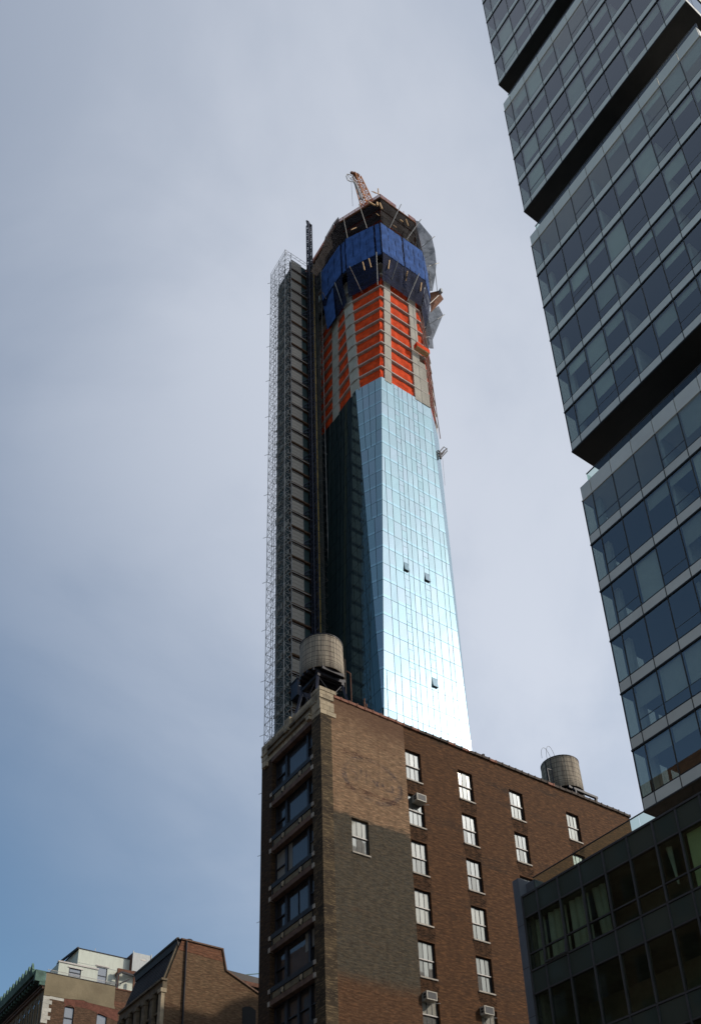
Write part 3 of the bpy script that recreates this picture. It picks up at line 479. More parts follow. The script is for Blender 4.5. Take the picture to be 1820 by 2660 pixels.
# ------------------------------------------------------------------ water tanks
def tank(x, y, zb, r, h, label, legs=True, zroof=43.4):
    t = thing('water_tank', label, 'water tank', (x, y, zroof), 'wooden rooftop water tanks')
    N = 44; st = MB(); ci = lambda a, rr, z: (x+rr*math.cos(a), y+rr*math.sin(a), z)
    for i in range(N):
        a0, a1 = 2*math.pi*(i+.015)/N, 2*math.pi*(i+.985)/N; rj = r+random.uniform(-.008, .008)
        st.hexa([ci(a0, rj-.07, zb), ci(a0, rj, zb), ci(a1, rj, zb), ci(a1, rj-.07, zb)], [ci(a0, rj*.955-.07, zb+h), ci(a0, rj*.955, zb+h), ci(a1, rj*.955, zb+h), ci(a1, rj*.955-.07, zb+h)])
    part('staves', st, MT['wood'], t, kind='stuff')
    part('inner_drum', MB().tube((x, y, zb+.02), (x, y, zb+h-.02), r-.08, r*.955-.08, 32), MT['interior'], t)
    for f in (.02, .055, .095, .145, .21, .33, .48, .64, .80, .95):
        hp = MB(); rr = r*(1-.045*f)+.012; z = zb+h*f
        for i in range(40):
            a0, a1 = 2*math.pi*i/40, 2*math.pi*(i+1)/40
            hp.add([ci(a0, rr, z-.014), ci(a1, rr, z-.014), ci(a1, rr, z+.014), ci(a0, rr, z+.014)], [(0, 1, 2, 3)])
        part('hoop', hp, MT['hoop'], t, kind=None)
    part('lid', MB().tube((x, y, zb+h), (x, y, zb+h+.08), r*.975, r*.975, 32).tube((x, y, zb+h+.08), (x, y, zb+h+.55), r*.96, .12, 32), MT['steel_dark'], t)
    fl = MB()
    for k in range(-3, 4): w = math.sqrt(max(.05, r*r-(k*.45)**2)); fl.box(x-w, x+w, y+k*.45-.09, y+k*.45+.09, zb-.26, zb-.01)
    part('floor_joists', fl, MT['steel_dark'], t)
    q = r*.62
    part('platform_frame', MB().box(x-q-.15, x+q+.15, y-q-.11, y-q+.11, zb-.52, zb-.27).box(x-q-.15, x+q+.15, y+q-.11, y+q+.11, zb-.52, zb-.27).box(x-q-.11, x-q+.11, y-q-.15, y+q+.15, zb-.76, zb-.53).box(x+q-.11, x+q+.11, y-q-.15, y+q+.15, zb-.76, zb-.53), MT['steel_dark'], t)
    for sx in (-1, 1):
        for sy in (-1, 1):
            part('leg', MB().beam((x+sx*q, y+sy*q, zb-.6), (x+sx*q*1.75, y+sy*q*1.75, zroof), .17, .17), MT['steel_blue'], t)
    br = MB()
    for sx, sy, ex, ey in ((-1, -1, 1, -1), (1, -1, 1, 1), (1, 1, -1, 1), (-1, 1, -1, -1)):
        if zb-zroof > 2.5:
            br.beam((x+sx*q, y+sy*q, zb-.7), (x+ex*q*1.7, y+ey*q*1.7, zroof+.3), .045).beam((x+ex*q, y+ey*q, zb-.7), (x+sx*q*1.7, y+sy*q*1.7, zroof+.3), .045)
    if br.v: part('brace', br, MT['steel_dark'], t)
    return t
T1_ = tank(30.91, 46.9, 48.41, 1.62, 2.99, 'weathered wooden water tank on tall steel legs behind the stone parapet')
T2_ = tank(54.49, 46.9, 46.75, 1.63, 2.97, 'weathered wooden water tank with wire hoops on its ladder side, at the far roof end')
part('riser_pipe', MB().tube((32.45, 46.2, 43.4), (32.45, 46.2, 50.6), .05), MT['dim'], T1_)
part('ladder', MB().path([(52.9, 46.4, 46.8), (52.9, 46.4, 49.6)], .05).path([(52.85, 46.95, 46.8), (52.85, 46.95, 49.6)], .05).path([(52.45, 46.4, 45.6), (52.35, 46.4, 48.4), (52.8, 46.4, 48.45)], .07), MT['steel_dark'], T2_)
ar = MB()
for x, zt in ((52.7, 50.8), (53.3, 51.2)):
    ar.path([(x+.55*math.cos(a), 46.6+.1*math.sin(a), 49.5+(zt-49.5)*math.sin(a)) for a in [math.pi*i/14 for i in range(15)]], .022)
part('ladder_cage_hoop', ar, MT['steel_dark'], T2_)
part('platform_beam', MB().box(53.6, 56.3, 45.0, 45.2, 46.05, 46.25).box(53.6, 56.3, 45.0, 45.12, 45.45, 45.55).box(53.7, 53.85, 45.0, 45.2, 43.4, 46.04).box(56.05, 56.2, 45.0, 45.2, 43.4, 46.04), MT['steel_dark'], T2_)
for (x, y, zt, rr), lb in zip(((33.3, 45.2, 46.6, .07), (33.55, 45.3, 46.3, .06), (33.2, 46.6, 49.9, .045)), ('short stout grey vent pipe beside the near water tank leg', 'short thin grey vent pipe beside the near water tank leg', 'tall grey standpipe with bent top right beside the near water tank')):
    o = link('vent_pipe', MB().tube((0, 0, 43.4), (0, 0, zt), rr).tube((0, 0, zt-.02), (-.35 if zt > 48 else 0.0, 0, zt+.06), rr).mesh('vent_pipe', MT['rust']), None, (x, y, 0)); o['label'] = lb; o['category'] = 'pipe'; o['group'] = 'roof pipes by the water tank'
o = link('roof_stub_pipe', MB().tube((0, 0, 43.4), (0, 0, 45.25), .09).tube((0, 0, 45.2), (0, 0, 45.3), .12).mesh('roof_stub_pipe', MT['steel_dark']), None, (43.5, 44.5, 0)); o['label'] = 'short dark stub pipe standing above the long coping of the brick side wall'; o['category'] = 'pipe'
# ================================================================== skyscraper under construction
TY = 86.0; ZG = 160.24; TFH = 3.478
def P1(z): z = max(z, 82.0); return (66.6+.0479*(z-87.2), TY)
def P2(z): z = max(z, 82.0); return (66.6+.0187*(z-94), max(TY, 86.6+.06*(z-94)))
def R1(z): return (82.0-.0161*(max(z, 60)-86), TY)
def R2(z): t = max(0, (z-86)/74); a = R1(z); return (a[0]+5.0*t+.02, TY+4.1*t+.02)
YB = 109.0
def plan(z, off=0.0):
    p = [P1(z), R1(z), R2(z), (R2(z)[0]+.3, YB), (P2(z)[0], YB), P2(z)]
    if p[5] == p[0] or abs(p[5][1]-p[0][1]) < .06: p[5] = (p[0][0]-.02, p[0][1]+.05)
    if not off: return p
    n = len(p); L = []
    for i in range(n):
        a = Vector(p[i]); b = Vector(p[(i+1) % n]); d = (b-a).normalized(); nn = Vector((d.y, -d.x)); L.append((a+nn*off, d))
    out = []
    for i in range(n):
        a, d = L[i-1]; b, e = L[i]; cr = d.x*e.y-d.y*e.x
        if abs(cr) < 1e-4: out.append(tuple(b)); continue
        t = ((b.x-a.x)*e.y-(b.y-a.y)*e.x)/cr; out.append(tuple(a+d*t))
    return out
K = thing('skyscraper', 'slender glass skyscraper under construction with orange netting and blue wrapped crown', 'skyscraper', (74, 96, 0))
bd = MB(); zz = [0, 82, 100, 120, 140, ZG-.1]
for a, b in zip(zz, zz[1:]): bd.prism(plan(a, -.12), a, b, 0, plan(b, -.12))
part('tower_core', bd, MT['tower_joint'], K)
part('lower_facade', MB().prism(plan(60), 0, 75.0), MT['tower_glass'], K)
bases = [64.2, 65.65, 67.1, 68.55, 70.0, 71.15, 72.68, 73.63, 74.5, 75.62, 76.67, 77.7, 78.95, 80.45, 81.3, 82.6]
LADS = {72.68, 76.67}; SH = .017; npanel = 0; rest = MB()
def gpanel(pts4, nrm, name, mats, frit, lim=True, tilt=0.0):
    """pts4: bottom-left, bottom-right, top-right, top-left; frit: height share of the pale strip"""
    global npanel
    bl, br, tr, tl = [Vector(p) for p in pts4]; n = Vector(nrm).normalized()
    bl = bl+n*random.uniform(-tilt, tilt); br = br+n*random.uniform(-tilt, tilt); tl = tl+n*random.uniform(-tilt, tilt); tr = tr+n*random.uniform(-tilt, tilt)
    mb = MB() if lim else rest
    if frit: ml, mrr = bl.lerp(tl, frit), br.lerp(tr, frit); fs = [((bl, br, mrr, ml), 1), ((ml, mrr, tr, tl), 0)]
    else: fs = [((bl, br, tr, tl), 0)]
    for q, m in fs: mb.add(list(q), [(0, 1, 2, 3)], m)
    b2 = [p-n*.07 for p in (bl, br, tr, tl)]
    mb.add([bl, br, tr, tl]+b2, [(0, 4, 5, 1), (1, 5, 6, 2), (2, 6, 7, 3), (3, 7, 4, 0)], 0)
    if lim: npanel += 1; return part(name, mb, mats, K)
TGM = [MT['tower_glass'], MT['tower_frit']]; G = .042
for k in range(25):
    zt, zb = ZG-TFH*k, ZG-TFH*(k+1)
    xl = lambda z: P1(z)[0]; xr = lambda z: R1(z)[0]; zm = (zt+zb)/2
    bs = [b for b in bases if xl(zm)+.55 < b+SH*(zm-160) < xr(zm)-.55]
    edges = [None]+bs+[None]
    for i in range(len(edges)-1):
        L, Rr = edges[i], edges[i+1]
        fl = (lambda z: xl(z)) if L is None else (lambda z, L=L: L+SH*(z-160)); f2 = (lambda z: xr(z)) if Rr is None else (lambda z, Rr=Rr: Rr+SH*(z-160))
        def Q(za, zc, dy=0.0): return [(fl(za)+G, TY-dy, za), (f2(za)-G, TY-dy, za), (f2(zc)-G, TY-dy, zc), (fl(zc)+G, TY-dy, zc)]
        if L in LADS:
            h = zt-zb; cuts = [zb+.015, zb+h*.19, zb+h*.68, zt-.015]
            gpanel(Q(cuts[0]+.02, cuts[1]-.025), (0, -1, 0), 'spandrel_pane', TGM, .6, tilt=.004)
            op = (L == 72.68 and abs(zm-116.6) < 1.8) or (L == 76.67 and (abs(zm-116.6) < 1.8 or abs(zm-95.6) < 1.8))
            q = Q(cuts[1]+.025, cuts[2]-.025)
            if op:
                q = [(q[0][0], TY-.26, q[0][2]), (q[1][0], TY-.26, q[1][2]), q[2], q[3]]
                gpanel(q, (0, -1, .15), 'vent_sash', TGM, 0); qq = Q(cuts[1]+.015, cuts[2]-.015, -.05)
                part('vent_opening', MB().slab(qq, (0, -1, 0), .03), MT['interior'], K)
            else: gpanel(q, (0, -1, 0), 'vent_sash', TGM, .08, tilt=.005)
            gpanel(Q(cuts[2]+.025, cuts[3]-.02), (0, -1, 0), 'transom_pane', TGM, 0, tilt=.004)
        else:
            gpanel(Q(zb+.035, zt-.035), (0, -1, 0), 'glass_panel', TGM, .15 if random.random() < .8 else 0, tilt=.010)
# chamfer facet and shaded side
def face_panels(fa, fb, step, mats, lim, frit, kmax=25):
    for k in range(kmax):
        zt, zb = ZG-TFH*k, ZG-TFH*(k+1)
        A, Bq, Ct, D = Vector((*fa(zb), zb)), Vector((*fb(zb), zb)), Vector((*fb(zt), zt)), Vector((*fa(zt), zt))
        w = (Ct-D).length
        if w < .25: continue
        nn = max(1, round(((Bq-A).length+w)/2/step)); nrm = (Bq-A+Ct-D).cross(Vector((0, 0, 1)))
        for i in range(nn):
            a, b = i/nn, (i+1)/nn; g1, g2 = a+.04/max(w, .5), b-.04/max(w, .5)
            lo = Vector((0, 0, .035))
            gpanel([A.lerp(Bq, g1)+lo, A.lerp(Bq, g2)+lo, D.lerp(Ct, g2)-lo, D.lerp(Ct, g1)-lo], nrm, 'glass_panel', mats, frit if random.random() < .85 else 0, lim and npanel < 440, .005)
face_panels(P2, P1, 1.15, [MT['tower_glass'], MT['tower_frit']], True, .13, 24)
face_panels(R1, R2, 1.6, [MT['tower_glass'], MT['tower_frit']], False, .13, 22)
r2 = rest; part('glass_panels', r2, TGM, K, kind='stuff', label='narrow glass facet at the far edge')
rest = MB()
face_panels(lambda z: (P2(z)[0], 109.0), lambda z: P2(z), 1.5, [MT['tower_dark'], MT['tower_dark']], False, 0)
part('glass_panels', rest, [MT['tower_dark'], MT['tower_dark']], K, kind='stuff', label='glass side with its shade put into a darker colour, reflecting the hoist scaffold')
# concrete frame
SL = [ZG-.15]+[163.27+3.5*i for i in range(16)]           # slab tops
for i, z in enumerate(SL[1:], 1):
    part('floor_slab', MB().prism(plan(z, .12 if z < 189 else .3), z-.24, z), MT['slab'], K)
part('concrete_core', MB().prism(plan(175, -4.5), ZG-1, 213), MT['interior'], K)
def column(pa, pb, z0, z1, w, dvec, mat='concrete'):
    """leaning blade: pa/pb plan edges as functions of z"""
    d = Vector((*dvec, 0))*w
    q = lambda z: [Vector((*pa(z), z)), Vector((*pb(z), z))]
    a, b = q(z0), q(z1)
    part('column', MB().hexa([a[0], a[1], a[1]+d, a[0]+d], [b[0], b[1], b[1]+d, b[0]+d]), MT[mat], K)
CZ0, CZ1 = ZG-.5, 214.0
column(lambda z: (P1(z)[0]+.75, TY-.05), lambda z: (P1(z)[0]+.75+1.45, TY-.05), CZ0, CZ1, 1.2, (0, 1))
column(lambda z: (77.45+.017*(z-163), TY-.05), lambda z: (79.1+.017*(z-163), TY-.05), CZ0, CZ1, 1.2, (0, 1))
column(lambda z: (78.9, TY-.09), lambda z: (R1(z)[0]-.1, TY-.09), CZ0, 171.5, .5, (0, 1))
column(lambda z: (P2(z)[0]-.06, P2(z)[1]+1.3), lambda z: (P2(z)[0]-.06+.35, P2(z)[1]-.75), CZ0, CZ1, 1.1, (1, .2))
column(lambda z: (P2(z)[0]-.06, 97.7), lambda z: (P2(z)[0]-.06, 95.8), CZ0, CZ1, 1.1, (1, 0))
column(lambda z: (P2(z)[0]-.06, 103.5), lambda z: (P2(z)[0]-.06, 102.0), CZ0, CZ1, 1.1, (1, 0))
column(lambda z: (R2(z)[0]-.9, R2(z)[1]-.7), lambda z: (R2(z)[0]-.05, R2(z)[1]), CZ0, CZ1, 1.0, (-.6, .8))
# orange netting: one wrinkled sheet per bay and storey, set behind the slab edge
def net(a0, a1, b0, b1, mat, nx=10, nz=5, amp=.10, name='safety_netting', sag=.12, back=None):
    """a0,a1 bottom ends, b0,b1 top ends (Vectors)"""
    a0, a1, b0, b1 = [Vector(v) for v in (a0, a1, b0, b1)]; n = (a1-a0).cross(b0-a0).normalized(); ph = random.uniform(0, 9); mb = MB(); vs = []
    for j in range(nz+1):
        for i in range(nx+1):
            u, v = i/nx, j/nz; p = a0.lerp(a1, u).lerp(b0.lerp(b1, u), v)
            w = math.sin(v*math.pi)
            d = amp*w*(math.sin(u*9+ph+3*v)+.7*math.sin(u*23+ph*2-5*v)+.5*math.sin(v*11+ph+u*4))+sag*w
            vs.append(p+n*d)
    fs = [(j*(nx+1)+i, j*(nx+1)+i+1, (j+1)*(nx+1)+i+1, (j+1)*(nx+1)+i) for j in range(nz) for i in range(nx)]
    mb.add(vs, fs); return part(name, mb, mat, K, smooth=True)
INS = .32
for i in range(9):
    z0 = SL[i]+.02; z1 = SL[i+1]-.28
    e = lambda z: plan(z, -INS)
    a, b = e(z0), e(z1); v = lambda p, z: Vector((p[0], p[1], z))
    c1a, c1b = P1(z0)[0]+2.2, P1(z1)[0]+2.2; c2a, c2b = 77.45+.017*(z0-163), 77.45+.017*(z1-163)
    yy = TY+INS
    net((c1a, yy, z0), (c2a, yy, z0), (c1b, yy, z1), (c2b, yy, z1), MT['orange'])
    xs = 80.9 if z0 < 171 else 79.15+.017*(z0-163)
    if z0 >= 171: net((xs, yy, z0), (R1(z0)[0]-.1, yy, z0), (xs, yy, z1), (R1(z1)[0]-.1, yy, z1), MT['orange'], 4, 4)
    net((P1(z0)[0]-.1, yy, z0), (P1(z0)[0]+.8, yy, z0), (P1(z1)[0]-.1, yy, z1), (P1(z1)[0]+.8, yy, z1), MT['orange'], 3, 4)
    p2a, p2b = Vector(P2(z0)), Vector(P2(z1)); p1a, p1b = Vector(P1(z0)), Vector(P1(z1)); off = Vector((.28, .16))
    s0, s1 = p2a.lerp(p1a, .14)+off, p1a+off; t0, t1 = p2b.lerp(p1b, .14)+off, p1b+off
    net((s0.x, s0.y, z0), (s1.x, s1.y, z0), (t0.x, t0.y, z1), (t1.x, t1.y, z1), MT['orange'])
    for ya, yb in ((95.8, P2(z0)[1]+1.3), (101.9, 97.7), (107, 103.5)):
        net((P2(z0)[0]+INS, ya, z0), (P2(z0)[0]+INS, yb, z0), (P2(z1)[0]+INS, ya, z1), (P2(z1)[0]+INS, yb, z1), MT['orange'], 8, 5)
    ra, rb, rc, rd = R1(z0), R2(z0), R1(z1), R2(z1)
    net((ra[0], ra[1]+.3, z0), (rb[0]-.2, rb[1]+.2, z0), (rc[0], rc[1]+.3, z1), (rd[0]-.2, rd[1]+.2, z1), MT['orange'], 6, 5)
part('cable', MB().beam((R1(178)[0]+1.2, 86.6, 189), (R1(158)[0]+1.9, 86.4, 153.5), .10).beam((R1(178)[0]+.9, 86.3, 186), (R1(165)[0]+1.6, 86.3, 163), .09), MT['rust'], K)
# dark netted storeys above the cocoon
dk = [204.9, 208.4, 212.0, 215.4]
for i, (z0, z1) in enumerate(zip(dk, dk[1:])):
    o0, o1 = (.35, .55), (.55, .8), 
    a, b = plan(z0, .5+.3*i), plan(z1, .7+.3*i); v = lambda p, z: Vector((p[0], p[1], z))
    for q, w_, mtt in ((0, 1, 'black_net'), (5, 0, 'black_net'), (4, 5, 'black_net'), (1, 2, 'black_net')):
        net(v(a[q], z0), v(a[w_], z0), v(b[q], z1), v(b[w_], z1), MT[mtt], 12, 4, .12, 'debris_net')
    part('edge_slab', MB().prism(plan(z0, .25), z0-.25, z0), MT['ply'], K)
    inn = plan(z0, -.4); inz = plan(z1, -.4)
    for q, w_ in ((0, 1), (5, 0), (4, 5), (1, 2)): net(v(inn[q], z0), v(inn[w_], z0), v(inz[q], z1), v(inz[w_], z1), MT['orange'], 6, 3, .05)
part('roof_deck', MB().prism(plan(214, 1.5), 215.3, 215.55), MT['ply'], K)
dp = plan(214, 1.45); rr = MB()
for q, w_ in ((0, 1), (5, 0), (4, 5), (1, 2)):
    a, b = Vector((*dp[q], 0)), Vector((*dp[w_], 0)); nn = max(2, int((b-a).length/1.3))
    gap = (q == 0)
    for i in range(nn+1):
        u = i/nn
        if gap and .45 < u < .62: continue
        p = a.lerp(b, u); part('rail_post', MB().beam(p+Vector((0, 0, 215.55)), p+Vector((0, 0, 216.5)), .07), MT['rail_red'], K)
    for h in (215.7, 216.1, 216.5):
        segs = ((0, .45), (.8, 1)) if gap else ((0, 1),)
        for u0, u1 in segs: rr.beam(a.lerp(b, u0)+Vector((0, 0, h)), a.lerp(b, u1)+Vector((0, 0, h)), .09)
part('edge_rail', rr, MT['rail_red'], K)
Y5 = zoom(820, 430, .15094); T7 = zoom(880, 440, .15094); Y6 = zoom(1020, 540, .17204); Y4 = zoom(680, 580, .12912); Y7 = zoom(820, 720, .20126); T8 = zoom(1080, 1120, .08805)
for (a, b, d, w) in ((T7(560, 375), T7(640, 415), 84.9, .09), (T7(590, 380), T7(690, 430), 84.9, .09), (T7(672, 330), T7(680, 430), 85.0, .16), (T7(510, 560), T7(620, 620), 84.9, .22), (T7(700, 580), T7(740, 680), 84.7, .26), (T7(655, 570), T7(660, 625), 84.7, .3), (T7(1150, 860), T7(1190, 975), 84.4, .18), (T7(1050, 870), T7(1100, 905), 84.4, .2), (T7(930, 960), T7(990, 1000), 84.3, .1), (T7(210, 1040), T7(300, 1000), 87.5, .12), (T7(640, 760), T7(690, 800), 84.6, .1)):
    part('timber_prop', MB().beam(ony(*a, d), ony(*b, d), w), MT['timber'], K)
# blue cocoon
ZC0, ZC1 = 195.5, 205.25
C1, D1, D2, E1, E2 = (71.0, 84.2), (70.1, 85.35), (67.02, 90.4), (66.62, 91.6), (66.5, 98.2)
def screen(a, b, z0, z1, nr, lab=None):
    a = Vector((*a, 0)); b = Vector((*b, 0)); d = (b-a).normalized(); n = d.cross(Vector((0, 0, 1))); L = (b-a).length; mb = MB()
    nx, nz = max(4, int(L/.35)), 14; ph = random.uniform(0, 6); vs = []
    for j in range(nz+1):
        for i in range(nx+1):
            u = i/nx; v = j/nz; p = a.lerp(b, u)+Vector((0, 0, z0+(z1-z0)*v))
            w = .035*abs(math.sin(u*math.pi*nr))+.025*math.sin(u*31+ph+v*7)+.03*math.sin(v*17+ph)
            vs.append(p+n*w)
    mb.add(vs, [(j*(nx+1)+i, j*(nx+1)+i+1, (j+1)*(nx+1)+i+1, (j+1)*(nx+1)+i) for j in range(nz) for i in range(nx)])
    q = [a+Vector((0, 0, z0)), b+Vector((0, 0, z0)), b+Vector((0, 0, z1)), a+Vector((0, 0, z1))]; mb.slab([p-n*.1 for p in q], n, .12)
    o = part('cocoon_screen', mb, MT['blue'], K, smooth=False, label=lab)
    for k in range(nr+1):
        p = a.lerp(b, k/nr)-n*.06; part('screen_rib', MB().beam(p+Vector((0, 0, z0-.05)), p+Vector((0, 0, z1+.05)), .14), MT['blue_dark'], K)
    return o
screen(C1, (76.05, 84.2), ZC0, ZC1, 3); screen((76.35, 84.2), (81.25, 84.2), ZC0+.3, ZC1+.1, 4)
screen((68.42, 88.1), D1, ZC0-.3, ZC1-.3, 2); screen(D2, (68.56, 87.85), ZC0-.3, ZC1-.3, 2); screen(E2, E1, ZC0-.4, ZC1-.4, 3)
screen((70.35, 85.2), (70.95, 84.5), ZC0-.2, ZC1-.1, 1); screen((66.75, 91.4), (66.98, 90.6), ZC0-.6, ZC1-.8, 1); screen((81.4, 84.3), (84.6, 86.9), ZC0+.3, ZC1, 2)
def skirt(a, b, a2, b2, z0, z1):
    net((a[0], a[1], z0), (b[0], b[1], z0), (a2[0], a2[1], z1), (b2[0], b2[1], z1), MT['blue_dark'], 12, 5, .10, 'skirt_net', .1)
sk = plan(189, .45)
skirt((P1(189)[0]-.1, 85.35), (76.1, 85.35), C1, (76.1, 84.25), 188.5, ZC0); skirt((76.15, 85.35), (80.4, 85.35), (76.2, 84.25), (81.3, 84.25), 188.3, ZC0+.3)
skirt((68.1, 91.6), (P1(189)[0]-.3, 85.6), (67.0, 90.4), (70.15, 85.3), 188.6, ZC0-.3); skirt((67.9, 98), (67.9, 91.9), (66.5, 98.2), (66.62, 91.6), 187.5, ZC0-.4)
skirt((80.5, 85.4), (84, 88.8), (81.35, 84.3), (84.7, 87), 187.9, ZC0+.2)
part('skirt_screen', MB().slab([(67.25, 97.8, 186.2), (67.25, 95.0, 186.4), (66.6, 94.6, 195.2), (66.6, 98.1, 195.1)], (-1, 0, 0), .06), MT['blue'], K)
part('skirt_floor', MB().prism(plan(195, .9), 195.0, 195.15), MT['black_net'], K)
for (a, b, d) in ((Y5(1270, 1610), Y5(1245, 1780), 84.4), (Y5(1570, 1830), Y5(1550, 1980), 84.4), (Y5(910, 1600), Y5(950, 1750), 85.6), (Y5(805, 1660), Y5(840, 1800), 86.2), (Y5(380, 1990), Y5(400, 2060), 93.5), (Y6(220, 960), Y6(195, 1100), 84.4), (Y6(430, 1130), Y6(415, 1260), 84.4)):
    part('timber_prop', MB().beam(ony(*a, d), ony(*b, d), .16), MT['timber'], K)
for (a, da, b, db) in ((T7(345, 595), 83.6, T7(480, 1010), 85.0), (T7(75, 825), 85.2, T7(145, 1180), 87.2), (T7(1070, 600), 82.2, T7(870, 1010), 84.3), (T7(1410, 860), 82.4, T7(1165, 1205), 84.3), (T7(642, 1425), 83.9, T7(665, 1985), 85.6), (T7(180, 1665), 85.7, T7(335, 1985), 88.6), (T7(1020, 1560), 82.6, T7(880, 1985), 85.7), (T7(1375, 1790), 82.6, T7(1280, 1985), 84.4), (Y6(395, 990), 82.6, Y6(215, 1410), 85.7), (Y5(165, 1225), 93.5, Y5(330, 1480), 92.0), (Y5(0, 1640), 97.0, Y5(120, 1830), 97.2), (Y5(325, 2020), 93.5, Y5(350, 2110), 93.9), (Y7(245, 70), 92.5, Y7(358, 405), 93.4), (Y7(500, 0), 86.2, Y7(600, 210), 88.6), (Y7(85, 190), 96.5, Y7(165, 340), 97.2), (Y6(690, 1320), 86.5, Y6(390, 1600), 87.5), (Y6(630, 430), 84.6, Y6(400, 620), 86.2), (Y6(420, 175), 83.8, Y6(205, 480), 84.6), (Y6(695, 830), 86.8, Y6(500, 890), 87.0), (Y6(780, 1610), 88.3, Y6(455, 1820), 88.2), (Y6(550, 1945), 88.1, Y6(480, 1955), 88.0), (Y6(635, 930), 87, Y6(670, 1270), 87), (Y6(545, 960), 87, Y6(575, 1200), 87)):
    part('outrigger_pole', MB().tube(ony(*a, da), ony(*b, db), .075, .065, 6), MT['galv'], K)
def netpoly(pa, pb, da, db, mat='grey_net'):
    for i in range(len(pa)-1):
        net(ony(*pb[i], db), ony(*pb[i+1], db), ony(*pa[i], da), ony(*pa[i+1], da), MT[mat], 6, 5, .10, 'catch_net', .0)
netpoly([Y6(265, 165), Y6(395, 205), Y6(585, 435), Y6(635, 650), Y6(655, 835)], [Y6(285, 330), Y6(310, 390), Y6(390, 625), Y6(475, 790), Y6(500, 900)], 84.5, 86.0)
netpoly([Y6(655, 840), Y6(635, 1050), Y6(600, 1250)], [Y6(500, 900), Y6(515, 1130), Y6(560, 1260)], 87.0, 87.2)
netpoly([Y6(690, 1480), Y6(755, 1615), Y6(600, 1990), Y6(612, 2125)], [Y6(560, 1560), Y6(520, 1680), Y6(480, 1940), Y6(495, 2110)], 88.3, 88.0)
pa = [(300, 990), (160, 1235), (110, 1450), (10, 1640), (-90, 1830)]; pb = [(420, 1330), (330, 1480), (220, 1600), (130, 1745), (20, 1900)]
netpoly([Y5(390, 880)]+[Y5(*p) for p in pa], [Y5(505, 1250)]+[Y5(*p) for p in pb], 91.5, 92.0, 'black_net')
pf = MB(); q = [ony(*Y6(560, 1280), 88), ony(*Y6(690, 1250), 87), ony(*Y6(760, 1370), 87), ony(*Y6(570, 1570), 88)]
o_ = [p+Vector((0, 0, -.25)) for p in q]; pf.add(q+o_, [(0, 1, 2, 3), (7, 6, 5, 4), (0, 4, 5, 1), (1, 5, 6, 2), (2, 6, 7, 3), (3, 7, 4, 0)])
part('loading_platform', pf, MT['ply'], K); a = ony(*Y6(700, 1270), 87); part('platform_guard', MB().box(a.x-.1, a.x+.35, a.y-.6, a.y+.6, a.z-.6, a.z+.5), MT['metal_grey'], K)
# ------------------------------------------------------------------ crane
CRN = thing('tower_crane', 'orange lattice luffing crane jib rising behind the skyscraper roof', 'crane', (76, 97, 215))
def lattice(name, A, Bv, wa, wb, ha, hb, nseg, mc, ml, par, r=.09, rl=.05, one=None):
    A, Bv = Vector(A), Vector(Bv); d = (Bv-A).normalized(); s = d.cross(Vector((0, 1, 0))).normalized(); t = s.cross(d).normalized()
    f = lambda u, i, j: A.lerp(Bv, u)+s*(i*(wa+(wb-wa)*u)/2)+t*(j*(ha+(hb-ha)*u)/2)
    for i, j in ((-1, -1), (1, -1), (1, 1), (-1, 1)): part('jib_chord' if name == 'jib' else 'mast_chord', MB().beam(f(0, i, j), f(1, i, j), r*2), mc, par)
    lb = MB(); cn = [(-1, -1), (1, -1), (1, 1), (-1, 1)]
    for k in range(nseg):
        for m in range(4):
            a, b = cn[m], cn[(m+1) % 4]; e = (a, b) if k % 2 else (b, a)
            lb.beam(f(k/nseg, *e[0]), f((k+1)/nseg, *e[1]), rl*2).beam(f(k/nseg, *a), f(k/nseg, *b), rl*2)
    part(name+'_lacing', lb, ml, par)
ja = ony(*Y5(862, 560), 96)+Vector((.9, 0, -4.2)); jb = ony(*Y5(705, 190), 96)
lattice('jib', ja, jb, 2.9, 1.5, 1.8, 1.0, 12, MT['crane'], MT['crane'], CRN, .09, .04)
hd = [ony(*Y5(x, y), 96) for x, y in ((735, 205), (690, 165), (650, 135), (605, 122))]
part('jib_head', MB().beam(hd[0], hd[1], 1.0, .6).beam(hd[1], hd[2], .75, .5).beam(hd[2], hd[3], .5, .4), MT['rust'], CRN)
g = [ony(*Y5(x, y), 95.6) for x, y in ((655, 275), (700, 350), (740, 450), (795, 590))]
part('jib_cable_tray', MB().path(g, .34), MT['crane_grey'], CRN)
fr_ = [Y5(540, 145), Y5(518, 180), Y5(545, 250), Y5(575, 270), Y5(650, 285), Y5(668, 245), Y5(640, 185), Y5(580, 155), Y5(540, 145)]
cg = MB().path([ony(*p, 95.5) for p in fr_], .10); cg.path([ony(*p, 96.6) for p in fr_[::2]], .08)
for p in (0, 2, 4, 5, 6): cg.beam(ony(*fr_[p], 95.5), ony(*Y5(590, 225), 95.9), .08)
part('hook_frame', cg, MT['crane_grey'], CRN)
part('hoist_rope', MB().path([ony(*Y5(610, 280), 95.6), ony(*Y5(634, 700), 95.6)], .05), MT['steel_dark'], CRN)
part('slewing_base', MB().box(74.5, 78.0, 95.5, 98.5, 215.05, 224.5), MT['crane'], CRN)
